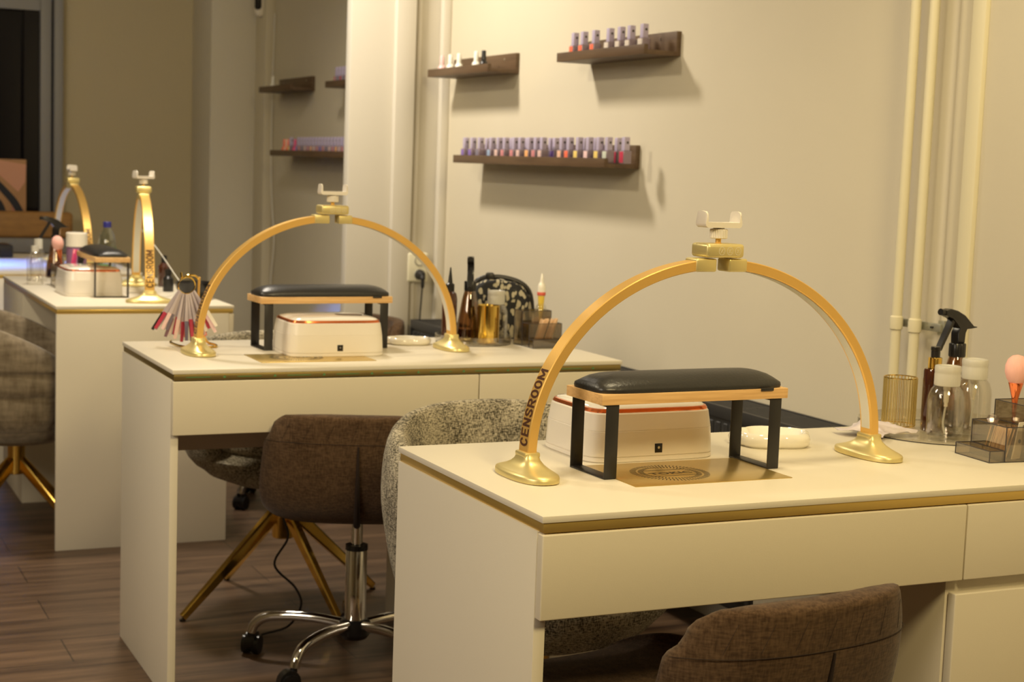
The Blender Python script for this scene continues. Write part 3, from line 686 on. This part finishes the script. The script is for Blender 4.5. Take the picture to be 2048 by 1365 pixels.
# ------------------------------------------------------------------ things on the nearest desk
def pump_bottle(x, y, label, s=1.0):
    t = thing('pump_bottle', label, 'bottle', (x, y, ZT + .0045), .3, 'clear pump dispenser bottles')
    lathe_obj('bottle_body', M['clear'], t, [(0, .002), (.026 * s, .0), (.0292 * s, .004), (.0292 * s, .058), (.0284 * s, .067), (.025 * s, .078), (.0175 * s, .0865), (.0172 * s, .0875), (.0165, .0875), (.024 * s, .077), (.0278 * s, .062), (.0282 * s, .006), (.0, .004)], n=40)
    c = lathe_obj('pump_cap', M['frost'], t, [(.0172, .084), (.0205, .085), (.0208, .087), (.0208, .103), (.0203, .1045), (.0206, .106), (.0210, .1095), (.0208, .1145), (.0200, .1165), (.014, .1172), (.012, .1155), (0, .1155)], n=40)
    lathe_obj('pump_chamber', M['paper'], t, [(.0055, .084), (.0060, .078), (.0045, .076), (.0042, .058), (.0030, .056), (.0030, .050)], n=16)
    tube_obj('dip_tube', M['frost'], t, spline([(0, 0, .051), (-.003, 0, .038), (-.003, .001, .022), (.003, .001, .006)], 5), .0016, 8)
    return t
P0 = pump_bottle(1.940, 2.268, 'clear pump bottle, front one of two on the nearest desk tray')
P0.scale = (1.13,) * 3
dup(P0, (2.050, 2.322, ZT + .0045), 1, 'clear pump bottle, rear one beside the spray trigger, nearest desk').scale = (1.16,) * 3
dup(P0, (1.762, 3.868, ZT + .0045), 1, 'clear pump bottle standing before the black floral pouch')
def round_tray(x, y, r, label):
    t = thing('round_tray', label, 'tray', (x, y, ZT), 0, 'clear turntable trays')
    lathe_obj('tray_floor', M['clear'], t, [(0, .001), (r * .9, .0), (r * .93, .002), (r * .93, .004), (0, .004)], n=64)
    lathe_obj('tray_rim', M['clear'], t, [(r * .95, .002), (r, .005), (r, .022), (r - .002, .0225), (r - .002, .006), (r * .93, .004)], n=64)
    b = B(); lathe(b, [(r * .955, .0002), (r * .975, .0002), (r * .975, .0016), (r * .955, .0016)], 0, 0, 64); obj('rim_foot', b, M['smokeedge'], t)
round_tray(1.985, 2.335, .150, 'clear round tray holding bottles on the nearest desk')
round_tray(1.688, 3.845, .102, 'clear round tray holding bottles on the middle desk')
def wire_cup(x, y, label):
    t = thing('wire_cup', label, 'cup', (x, y, ZT + .0045), 0, 'gold cups')
    r = .031
    for z in (.0012, .092):
        b = B(); tube(b, [(r * math.cos(2 * PI * i / 40), r * math.sin(2 * PI * i / 40), z) for i in range(41)], .0012, 6); obj('hoop', b, M['goldsh'], t)
    b = B()
    for i in range(30):
        a = 2 * PI * i / 30; tube(b, [(r * math.cos(a), r * math.sin(a), .001), (r * math.cos(a), r * math.sin(a), .092)], .0011, 5)
    obj('wire', b, M['gold'], t)
wire_cup(1.945, 2.405, 'gold wire cup beside the amber bottle on nearest desk tray')
t = thing('lotion_bottle', 'dark amber lotion pump bottle with gold collar, nearest desk', 'bottle', (1.968, 2.338, ZT + .0045))
lathe_obj('bottle_body', M['amber'], t, [(0, 0), (.0185, 0), (.0198, .002), (.0198, .113), (.0185, .1165), (.011, .1175), (0, .1175)], n=40)
lathe_obj('gold_collar', M['goldsh'], t, [(.0120, .1175), (.0128, .118), (.0128, .137), (.0115, .138), (0, .138)], n=32)
lathe_obj('pump_head', M['blackpl'], t, [(.0085, .138), (.0085, .151), (.0093, .152), (.0093, .157), (.0083, .158), (0, .158)], n=32)
def spray_bottle(x, y, rz, label, amber=True):
    t = thing('spray_bottle', label, 'bottle', (x, y, ZT + .0045), rz, 'trigger spray bottles')
    lathe_obj('bottle_body', M['amberl'], t, [(0, .001), (.033, 0), (.035, .003), (.034, .012), (.029, .050), (.0195, .105), (.0135, .128), (.0120, .131), (.0112, .131), (.018, .105), (.0278, .05), (.033, .006), (0, .004)], n=40)
    lathe_obj('contents', M['amber'], t, [(0, .005), (.032, .005), (.0295, .028), (0, .028)], n=32)
    n = 36; b = B(); rings = []
    for z, r in ((.124, .0135), (.126, .0150), (.148, .0150), (.150, .0138)):
        rings.append([((r + (.0005 if i % 2 else -.0003)) * math.cos(2 * PI * i / n), (r + (.0005 if i % 2 else -.0003)) * math.sin(2 * PI * i / n), z) for i in range(n)])
    loft(b, rings); obj('screw_collar', b, M['blackpl'], t)
    b = B()
    # head: side outline (x forward = nozzle) lofted over width
    o1 = [(-.018, .150), (.010, .150), (.012, .168), (.004, .180), (-.002, .186), (.018, .196), (.040, .2065), (.052, .207), (.050, .216), (.036, .2185), (.016, .214), (-.004, .206), (-.020, .196), (-.032, .184), (-.044, .181), (-.0445, .1790), (-.028, .176), (-.012, .168), (-.010, .160)]
    o1 = [(-.010, .150), (.010, .150), (.0105, .168), (.006, .178), (.016, .188), (.030, .198), (.046, .203), (.047, .212), (.034, .215), (.014, .211), (-.008, .202), (-.024, .190), (-.036, .181), (-.046, .1795), (-.046, .178), (-.030, .1765), (-.016, .176), (-.0115, .168)]
    def ol(yy, s): cx, cz = 0, .185; return [(cx + (px - cx) * s, yy, cz + (pz - cz) * s) for px, pz in o1]
    loft(b, [ol(-.0085, .93), ol(-.007, 1), ol(.007, 1), ol(.0085, .93)]); hd = obj('spray_head', b, M['blackpl'], t)
    b = B(); tube(b, [(.044, 0, .2078), (.056, 0, .2095)], .0062, 14); obj('nozzle', b, M['blackpl'], hd)
    b = B(); pr = spline([(.020, .198), (.030, .180), (.044, .158), (.056, .138)], 4)
    rings = []
    for i, p in enumerate(pr):
        w2 = .0065 - .0015 * i / len(pr); rings.append([(p[0] - .004, -w2, p[1]), (p[0] + .003, -w2, p[1] + .002), (p[0] + .003, w2, p[1] + .002), (p[0] - .004, w2, p[1])])
    loft(b, rings); obj('trigger', b, M['blackpl'], t)
    return t
SP = spray_bottle(2.072, 2.400, math.radians(180 + 12), 'brown spray bottle with black trigger behind the clear bottles, nearest desk'); SP.scale = (1.04,) * 3
dup(SP, (1.690, 3.880, ZT + .0045), math.radians(-115), 'brown spray bottle with black trigger, seen front-on, middle desk')

# smoked acrylic organiser with sticks
def acrylic_box(parent, name, x0, x1, y0, y1, z1, z0=0):
    th = .0022; b = B()
    for a in ((x0, x1, y0, y0 + th, z0, z1), (x0, x1, y1 - th, y1, z0, z1), (x0, x0 + th, y0 + th, y1 - th, z0, z1), (x1 - th, x1, y0 + th, y1 - th, z0, z1), (x0 + th, x1 - th, y0 + th, y1 - th, z0, z0 + th)): box(b, *a)
    o = obj(name, b, M['smoke'], parent, smooth=False)
    b = B(); e = .0007
    for (x, y) in ((x0, y0), (x1, y0), (x0, y1), (x1, y1)): box(b, x - e, x + e, y - e, y + e, z0, z1)
    for (y) in (y0, y1):
        for z in (z0 + .0006, z1): box(b, x0, x1, y - e, y + e, z - e, z + e)
    for x in (x0, x1):
        for z in (z0 + .0006, z1): box(b, x - e, x + e, y0, y1, z - e, z + e)
    obj('polished_edge', b, M['smokeedge'], o, smooth=False)
    return o
t = thing('organiser_box', 'smoked acrylic stepped organiser at right end of the nearest desk', 'organiser', (1.856, 2.052, ZT), math.radians(-5), 'smoked acrylic organisers')
acrylic_box(t, 'front_compartment', 0, .030, 0, .095, .020); acrylic_box(t, 'middle_compartment', .031, .075, 0, .095, .060); acrylic_box(t, 'rear_compartment', .076, .140, 0, .095, .094)
def sticks(x, y, z, n, lean, label, h=.052, wx=.018, wy=.02, rz=0, grp='bundles of wooden sticks'):
    t = thing('wooden_sticks', label, 'sticks', (x, y, z), rz, grp)
    for k in range(n):
        b = B(); q = random.uniform(-1, 1) * wy; r = random.uniform(-1, 1) * wx
        tube(b, [(r, q, 0), (r + lean, q + .003 * random.uniform(-1, 1), h * random.uniform(.95, 1.02))], .0011, 6); obj('stick', b, M['sticks'], t)
    return t
sticks(1.904, 2.094, ZT + .003, 42, .016, 'bundle of wooden sticks in the nearest desk organiser', .050, .009, .020)
t = thing('sachet', 'white paper sachet leaning in the nearest desk organiser', 'packet', (1.918, 2.056, ZT + .004), math.radians(12))
b = B(); b2 = []
for i in range(9):
    z = .062 * i / 8; b2.append([(.010 * math.sin(i * .7) * .15 + .016 * i / 8 - .011, 0 + .001, z), (.014 + .016 * i / 8 - .004, -.0, z), (.014 + .016 * i / 8 - .004, .002, z), (.016 * i / 8 - .011, .003, z)])
loft(b, b2); pp = obj('paper_sleeve', b, M['paper'], t)
b = B(); tube(b, [(.006, -.0006, .030), (.006, .0002, .030)], .0035, 12); obj('printed_mark', b, M['logo'], pp)
# plastic tip
t = lathe_obj('foil_ball', M['bag'], None, [(0, 0), (.008, .002), (.011, .008), (.008, .015), (0, .018)], n=9); t.location = (1.912, 2.112, ZT + .056); tag(t, 'small crinkled clear wrapper on top of the wooden sticks', 'wrapper')
# pink brush
t = thing('powder_brush', 'pink fluffy brush with rose gold handle in nearest organiser', 'brush', (1.954, 2.108, ZT + .003), 0, 'pink dusting brushes')
lathe_obj('handle', M['rose'], t, [(0, .0), (.0028, .001), (.0032, .03), (.0030, .060), (.0038, .076), (.0058, .091), (.0095, .105), (.0125, .115), (.0128, .117), (0, .117)], n=24)
lathe_obj('bristles', M['pinkbr'], t, [(.0110, .116), (.0165, .123), (.0200, .134), (.0198, .145), (.0160, .155), (.0090, .161), (0, .163)], n=32); t.scale = (1, 1, 1.06)
PB = t
# plastic bag on the tray
def bag(loc, label):
    b = B(); nx, ny = 26, 18; g = []
    random.seed(3)
    for i in range(nx + 1):
        row = []
        for j in range(ny + 1):
            u, v = i / nx - .5, j / ny - .5
            h = .013 * math.exp(-(u * u * 5 + v * v * 7)) + .004 * math.sin(u * 23 + v * 13) * math.exp(-4 * (u * u + v * v)) + .006 * random.random() + .024 * math.exp(-((u + .12) ** 2 + (v - .15) ** 2) * 90)
            row.append(b.verts.new((u * .14 * (1 + .15 * math.sin(v * 9)), v * .115 * (1 + .2 * math.sin(u * 8)), max(.002, h))))
        g.append(row)
    for i in range(nx):
        for j in range(ny): b.faces.new((g[i][j], g[i + 1][j], g[i + 1][j + 1], g[i][j + 1]))
    bot = [g[i][0] for i in range(nx + 1)] + [g[nx][j] for j in range(1, ny + 1)] + [g[i][ny] for i in range(nx - 1, -1, -1)] + [g[0][j] for j in range(ny - 1, 0, -1)]
    b.faces.new(bot[::-1]); o = obj('plastic_bag', b, M['bagcloth'], None, loc, subsurf=1); return tag(o, label, 'bag')
bag((1.848, 2.345, ZT + .0045), 'crumpled pale lilac plastic bag on the nearest desk tray').rotation_euler = (0, 0, math.radians(20))
# cloud dishes
def cloud_dish(loc, rz, label):
    t = thing('cloud_dish', label, 'dish', loc, rz, 'white cloud-shaped dishes')
    n = 72
    def R(a): return .047 * (1 + .17 * abs(math.sin(a * 2.5 + .6)))
    def ring(f, z): return [(R(2 * PI * i / n) * 1.35 * f * math.cos(2 * PI * i / n), R(2 * PI * i / n) * f * math.sin(2 * PI * i / n), z) for i in range(n)]
    b = B(); loft(b, [ring(.92, 0), ring(1.0, .005), ring(1.03, .013), ring(.98, .022), ring(.90, .025), ring(.82, .021), ring(.77, .011), ring(.70, .007)]); obj('dish_body', b, M['whitegl'], t, ang=60); return t
cloud_dish((1.585, 2.30, ZT), math.radians(-15), 'white glossy cloud-shaped dish behind the nearest hand rest')
cloud_dish((1.500, 3.835, ZT), math.radians(-10), 'white glossy cloud-shaped dish right of the middle nail lamp').scale = (.85, .85, .7)

# ------------------------------------------------------------------ things on the middle desk
t = thing('dropper_bottle', 'dark amber bottle with black pointed nozzle, middle desk tray', 'bottle', (1.632, 3.880, ZT + .0045))
lathe_obj('bottle_body', M['amber'], t, [(0, 0), (.0185, 0), (.020, .002), (.020, .110), (.017, .124), (.0095, .130), (0, .130)], n=32)
lathe_obj('nozzle_cap', M['blackpl'], t, [(.011, .128), (.0115, .130), (.0115, .147), (.0095, .149), (.0065, .151), (.0016, .192), (0, .193)], n=24)
t = thing('gold_cup', 'glossy gold metal cup in front of the brown spray, middle desk', 'cup', (1.712, 3.805, ZT + .0045))
lathe_obj('cup_wall', M['goldsh'], t, [(0, .0), (.0285, 0), (.030, .002), (.030, .098), (.0292, .099), (.0285, .098), (.0285, .003), (0, .003)], n=14)
t = thing('organiser_box', 'smoked acrylic organiser full of sticks on the middle desk', 'organiser', (1.790, 3.690, ZT), math.radians(2), 'smoked acrylic organisers')
acrylic_box(t, 'front_compartment', .0, .096, 0, .024, .022); acrylic_box(t, 'middle_compartment', 0, .096, .025, .064, .062); acrylic_box(t, 'rear_compartment', 0, .085, .065, .112, .092)
sticks(1.838, 3.735, ZT + .003, 40, .022, 'thick bundle of wooden sticks in the middle desk organiser', .070, .025, .008)
t = thing('oil_dropper', 'clear bottle of yellow cuticle oil with white dropper, middle desk', 'bottle', (1.852, 3.779, ZT + .003))
lathe_obj('bottle_body', M['clear'], t, [(0, 0), (.0165, 0), (.0175, .003), (.0175, .085), (.013, .100), (.008, .106), (0, .106)], n=24)
lathe_obj('oil', M['yellowl'], t, [(0, .04), (.003, .045), (.006, .085), (.009, .120), (.009, .128), (0, .128)], n=20)
lathe_obj('dropper_cap', M['whitegl'], t, [(.0095, .127), (.0105, .128), (.011, .150), (.009, .158), (.005, .163), (.0032, .180), (.0015, .186), (0, .187)], n=20)
lathe_obj('red_ring', M['redp'], t, [(.0108, .128), (.0114, .129), (.0114, .136), (.0108, .137)], n=20)
# floral pouch
fl = mat('pouch_floral', (.012, .011, .012), .7); nt = fl.node_tree; bs = nt.nodes['Principled BSDF']; tc = nt.nodes.new('ShaderNodeTexCoord'); mp = nt.nodes.new('ShaderNodeMapping'); mp.inputs['Scale'].default_value = (1, 1, .6)
vo = nt.nodes.new('ShaderNodeTexVoronoi'); vo.inputs['Scale'].default_value = 75; vo.feature = 'F1'; rp = nt.nodes.new('ShaderNodeValToRGB'); e = rp.color_ramp.elements; e[0].position = .40; e[0].color = (.50, .45, .32, 1); e[1].position = .46; e[1].color = (.01, .01, .012, 1)
n2 = nt.nodes.new('ShaderNodeTexNoise'); n2.inputs['Scale'].default_value = 40; va = nt.nodes.new('ShaderNodeVectorMath'); va.operation = 'MULTIPLY_ADD'; va.inputs[1].default_value = (.02, .02, .02)
nt.links.new(tc.outputs['Object'], mp.inputs[0]); nt.links.new(mp.outputs[0], n2.inputs[0]); nt.links.new(n2.outputs['Color'], va.inputs[0]); nt.links.new(mp.outputs[0], va.inputs[2]); nt.links.new(va.outputs[0], vo.inputs[0]); nt.links.new(vo.outputs['Distance'], rp.inputs[0]); nt.links.new(rp.outputs[0], bs.inputs['Base Color'])
t = thing('cosmetic_pouch', 'black fabric pouch with pale floral pattern behind middle tray', 'pouch', (1.814, 3.943, ZT), math.radians(-22)); t.scale = (.92, .9, .97)
b = B(); rings = []
prof = [(-.095, 0), (-.092, .05), (-.090, .11), (-.080, .150), (-.055, .165), (-.01, .168), (.035, .160), (.065, .145), (.082, .120), (.090, .07), (.092, 0)]
def pr_(f, y): return [(x * f, y, max(0, .0 + z * (f * .5 + .5))) for x, z in prof]
loft(b, [pr_(.86, -.032), pr_(.96, -.026), pr_(1, -.010), pr_(1, .010), pr_(.96, .026), pr_(.86, .032)]); obj('pouch_body', b, fl, t, ang=60)
tube_obj('zip_band', M['black'], t, spline([(x * 1.01, 0, z * 1.01 + .001) for x, z in prof[1:-1]], 3), .008, 8)
b = B(); box(b, -.052, -.026, -.016, .016, .160, .183, .006); obj('zip_pull', b, M['black'], t)
# nail swatch stand
t = thing('swatch_stand', 'gold stand hung with a ring of nail colour swatches, middle desk', 'display stand', (.945, 3.858, ZT))
b = B(); tube(b, spline([(-.038, .085, .003), (-.045, .05, .003), (-.035, -.03, .003), (.0, -.052, .003), (.040, -.045, .003), (.052, -.01, .003), (.045, .03, .003)], 5), .0028, 8); obj('base_wire', b, M['goldsh'], t)
b = B(); tube(b, spline([(.045, .03, .003), (.030, .02, .02), (.012, .01, .09), (.010, 0, .170)], 5), .0034, 8); obj('upright', b, M['goldband'], t)
b = B(); tube(b, spline([(.010, 0, .165), (-.002, -.001, .174), (-.02, -.003, .174), (-.032, -.005, .168), (-.036, -.005, .182)], 4), .0026, 8); obj('hook', b, M['goldsh'], t)
b = B(); rr = .021
tube(b, [(-.022 + rr * math.cos(2 * PI * i / 30), -.006 - .004 * math.sin(2 * PI * i / 30), .150 + rr * math.sin(2 * PI * i / 30)) for i in range(31)], .0018, 8); obj('hanging_ring', b, M['goldsh'], t)
cols = [M['blackpl'], CM['pale pink'], CM['crimson'], CM['coral'], CM['plum'], M['white'], CM['slate'], CM['crimson'], CM['pearl'], CM['blush']]
random.seed(11)
for k in range(46):
    a = -PI * .5 + (k / 45 - .5) * 2.1 + random.uniform(-.05, .05); d = random.uniform(-.5, .5)
    a2 = -PI / 2 + (a + PI / 2) * .55
    p0 = Vector((-.022 + rr * math.cos(a), -.006 + d * .012, .150 + rr * math.sin(a))); dr = Vector((math.cos(a2), d * .45, math.sin(a2))).normalized(); ln = random.uniform(.098, .118)
    sd = dr.cross(Vector((0, 1, 0))).normalized()
    def blade(q0, q1, w0, w1): 
        b = B(); nn = Vector((0, 1, 0)); rings = [[c + sd * w_ + nn * .0005, c - sd * w_ + nn * .0005, c - sd * w_ - nn * .0005, c + sd * w_ - nn * .0005] for c, w_ in ((q0, w0), (q1, w1))]; loft(b, rings); return b
    st = obj('swatch_stick', blade(p0, p0 + dr * ln * .58, .0016, .0042), M['swclear'], t)
    obj('swatch_tip', blade(p0 + dr * ln * .58, p0 + dr * ln, .0048, .0036), cols[(k * 7 + k // 9) % len(cols)], st)

# ------------------------------------------------------------------ far desks' small things
def simple_bottle(name, label, x, y, prof, m, capprof=None, capm=None, cat='bottle', n=24, z=ZT):
    t = thing(name, label, cat, (x, y, z)); lathe_obj('bottle_body', m, t, prof, n=n)
    if capprof: lathe_obj('cap', capm, t, capprof, n=n)
    return t
t = simple_bottle('water_bottle', 'clear water bottle with blue cap and green label, end-on desk', 1.10, 5.80, [(0, 0), (.030, 0), (.032, .004), (.031, .05), (.032, .09), (.032, .14), (.026, .170), (.013, .195), (.012, .20), (0, .20)], M['water'], [(.0145, .198), (.0148, .216), (.013, .218), (0, .218)], M['blue'])
lathe_obj('wrap_label', M['green'], t, [(.0325, .085), (.0328, .086), (.0328, .125), (.0325, .126)], n=24)
t = simple_bottle('pump_tub', 'purple tub with pale lid behind the far pink brush', 1.01, 5.90, [(0, 0), (.034, 0), (.036, .003), (.036, .118), (.033, .122), (0, .122)], M['purple'], [(.036, .122), (.038, .123), (.038, .170), (.035, .173), (0, .173)], M['paper'])
t = simple_bottle('fluid_bottle', 'tall white bottle with blue glow among far clear bottles', .870, 5.86, [(0, 0), (.028, 0), (.030, .004), (.029, .07), (.020, .105), (.014, .115), (0, .115)], M['clear'], [(.013, .115), (.015, .117), (.015, .150), (0, .152)], M['frost'])
t = simple_bottle('fluid_bottle', 'clear bottle left of the end-on white nail lamp', .835, 5.70, [(0, .0), (.026, 0), (.028, .003), (.028, .09), (.018, .110), (.013, .115), (0, .115)], M['clear'], [(.013, .113), (.013, .135), (0, .136)], M['frost'])
t = simple_bottle('dropper_bottle', 'small black bottle right of the end-on arch lamp', 1.235, 5.42, [(0, 0), (.017, 0), (.018, .002), (.018, .045), (.010, .055), (0, .055)], M['blackpl'], [(.010, .055), (.012, .057), (.012, .075), (0, .078)], M['blackpl'])
t = simple_bottle('polish_remover', 'squat dark bottle hidden behind the end-on arch lamp', 1.265, 5.62, [(0, 0), (.020, 0), (.021, .002), (.021, .07), (.010, .085), (0, .085)], M['amber'], [(.010, .085), (.010, .110), (0, .112)], M['blackpl'])
dup(SP, (.955, 6.02, ZT + .001), math.radians(190), 'brown spray bottle with black trigger, far desks at left')
b1 = dup(PB, (.930, 5.66, ZT + .003), 0, 'pink fluffy brush with gold handle beside far nail lamp'); b1.rotation_euler = (math.radians(0), math.radians(-10), 0)
t = thing('organiser_box', 'smoked acrylic organiser behind the end-on nail lamp', 'organiser', (.885, 5.475, ZT), math.radians(0), 'smoked acrylic organisers')
acrylic_box(t, 'rear_compartment', .0, .10, .030, .20, .075)
for i, (x, y, m, lb) in enumerate(((.93, 5.56, CM['magenta'], 'magenta nail file'), (.95, 5.60, M['black'], 'black nail file'))):
    b = B(); box(b, -.008, .008, -.001, .001, 0, .13, .0008); o = obj('nail_file', b, m, None, (x, y, ZT + .004)); o.rotation_euler = (0, math.radians(8 + 8 * i), 0); tag(o, lb + ' standing in the far acrylic organiser', 'nail file')
t = thing('mug', 'dark round bowl on end-on desk behind the swatch stand', 'bowl', (1.255, 5.14, ZT))
lathe_obj('bowl_body', M['blackpl'], t, [(0, 0), (.03, 0), (.055, .03), (.062, .055), (.060, .056), (.052, .032), (0, .006)], n=32); t.name = 'bowl'
# window ledge: poster, board, dark box
wd = mat('poster_tan', (.50, .28, .15), .7, noise=(5, (.62, .36, .20), (1, 1, 1), 3, (.35, .65)))
b = B(); box(b, 1.03, 1.41, 8.34, 8.42, .772, .905, .02, 3); o = obj('wooden_sill_block', b, mat('tan_wood', (.50, .27, .09), .6, noise=(12, (.36, .19, .07), (1, 1, 3), 4, (.3, .7))), None); tag(o, 'tan wooden board standing on the sill of the dark window', 'board')
b = B(); box(b, .4, 1.42, 8.30, 8.6, .70, .7715, .005); s = struct('window_sill', b, M['frame'], win, smooth=True)
t = thing('poster', 'tan and pink poster with dark sweeping curves in the window', 'poster', (0, 0, 0))
b = B(); box(b, .66, 1.20, 8.50, 8.512, .7720, 1.165, .002); obj('poster_sheet', b, wd, t)
def patch(pts, m, nm, y):
    b = B(); loft(b, [[(x, y, z) for x, z in pts], [(x, y - .0015, z) for x, z in pts]]); obj(nm, b, m, t, smooth=False)
dk = mat('poster_dark', (.018, .02, .04), .6); pkm = mat('poster_pink', (.55, .24, .18), .6); lp = mat('poster_light', (.80, .42, .30), .6)
patch([(1.06, 1.16), (1.20, 1.14), (1.195, 1.05), (1.16, 1.0), (1.06, 1.09)], lp, 'light_patch', 8.4995)
sw = spline([(1.04, 1.08), (1.10, 1.02), (1.16, .95), (1.20, .86), (1.203, .79)], 5); swl = [(p[0], p[1]) for p in sw] + [(p[0] - .018 - .012 * math.sin(i / len(sw) * PI), p[1] - .02) for i, p in list(enumerate(sw))[::-1]]
patch(swl, dk, 'dark_curve', 8.497)
sw = spline([(1.02, .98), (1.07, .96), (1.10, .90), (1.115, .82), (1.12, .78)], 5); swl = [(p[0], p[1]) for p in sw] + [(1.02, .78)]
patch(swl, dk, 'dark_curve', 8.497)
patch([(1.13, .93), (1.155, .90), (1.175, .83), (1.178, .79), (1.13, .785), (1.125, .85)], pkm, 'pink_curve', 8.498)
o = box_obj('storage_box', M['blackpl'], None, .79, .95, 7.10, 7.28, ZT, ZT + .055, bev=.008); tag(o, 'low black box at the far left on the farthest desk', 'box')

# ------------------------------------------------------------------ wall fittings, cords
t = thing('wall_socket', 'cream double wall socket on the pier above the radiator', 'socket', (2.215, 5.70, .822))
t.location = (2.245, 5.66, .822)
b = B(); box(b, -.042, .042, 0, .04, -.055, .058, .008, 3); obj('socket_box', b, M['socket'], t)
for z in (.028, -.025):
    b = B(); n = 28
    tube(b, [(.006 + .019 * math.cos(2 * PI * i / n), -.0005, z + .019 * math.sin(2 * PI * i / n)) for i in range(n + 1)], .0022, 6); so = obj('outlet_ring', b, M['zinc'], t)
    b = B(); tube(b, [(.006, .002, z), (.006, -.0012, z)], .016, 24); obj('outlet_well', b, M['socket'], so)
b = B(); tube(b, [(0, 0, 0), (0, -.018, 0), (0, -.034, -.004)], [.019, .018, .011], 20); tube(b, spline([(0, -.028, -.004), (0, -.036, -.02), (0, -.034, -.05)], 4), [.011] * 4 + [.007] * 4 + [.0045], 12)
o = obj('power_plug', b, M['cord'], None, (2.251, 5.658, .797)); tag(o, 'black power plug in the lower outlet of the wall socket', 'plug')
o = tube_obj('black_cable', M['cord'], None, spline([(2.251, 5.624, .755), (2.251, 5.632, .70), (2.250, 5.64, .60), (2.250, 5.645, .3), (2.25, 5.6, .01)], 6), .0035, 8); tag(o, 'black cord hanging from the wall socket behind the radiator', 'cord')
o = tube_obj('desk_cable', M['cord'], None, spline([(1.13, 3.74, .62), (1.14, 3.79, .44), (1.161, 3.80, .33), (1.177, 3.80, .27), (1.143, 3.80, .202), (1.198, 3.80, .139), (1.215, 3.80, .09), (1.20, 3.86, .02), (1.13, 3.86, .004), (1.07, 3.80, .004)], 8), .0030, 8); tag(o, 'thin black cord dangling to the floor under the middle desk', 'cord')
o = tube_obj('wall_cable', M['wcord'], None, spline([(W - .01, 7.98, 1.95), (W - .01, 8.0, 1.5), (W - .012, 7.99, 1.2), (W - .01, 7.97, 1.0), (W - .016, 7.90, .80), (W - .02, 7.93, .6), (W - .02, 7.95, .3)], 8), .0035, 8); tag(o, 'thin white cable running down the far bay wall', 'cable')
o = tube_obj('lamp_cable', M['wcord'], None, spline([(1.17, 5.57, .96), (1.20, 5.45, .90), (1.235, 5.33, .82), (1.245, 5.28, .785), (1.20, 5.22, .757), (1.14, 5.18, .757)], 6), .0014, 8); tag(o, 'thin white cable beside the end-on arch lamp', 'cable')
t = thing('security_camera', 'white and black wall camera high in the far bay corner', 'camera', (2.30, 8.10, 1.935))
b = B(); lathe(b, [(0, 0), (.018, .006), (.028, .022), (.030, .05), (.030, .13), (.02, .14), (0, .142)], 0, 0, 28); obj('camera_shell', b, M['white'], t)
b = B(); lathe(b, [(0, 0), (.014, .0), (.020, .012), (.020, .09), (0, .10)], -.012, -.014, 20); o = obj('lens_cover', b, M['blackpl'], t); o.location = (0, 0, .036)
b = B(); box(b, 0, .055, -.02, .02, .03, .11, .004); obj('wall_mount', b, M['white'], t)
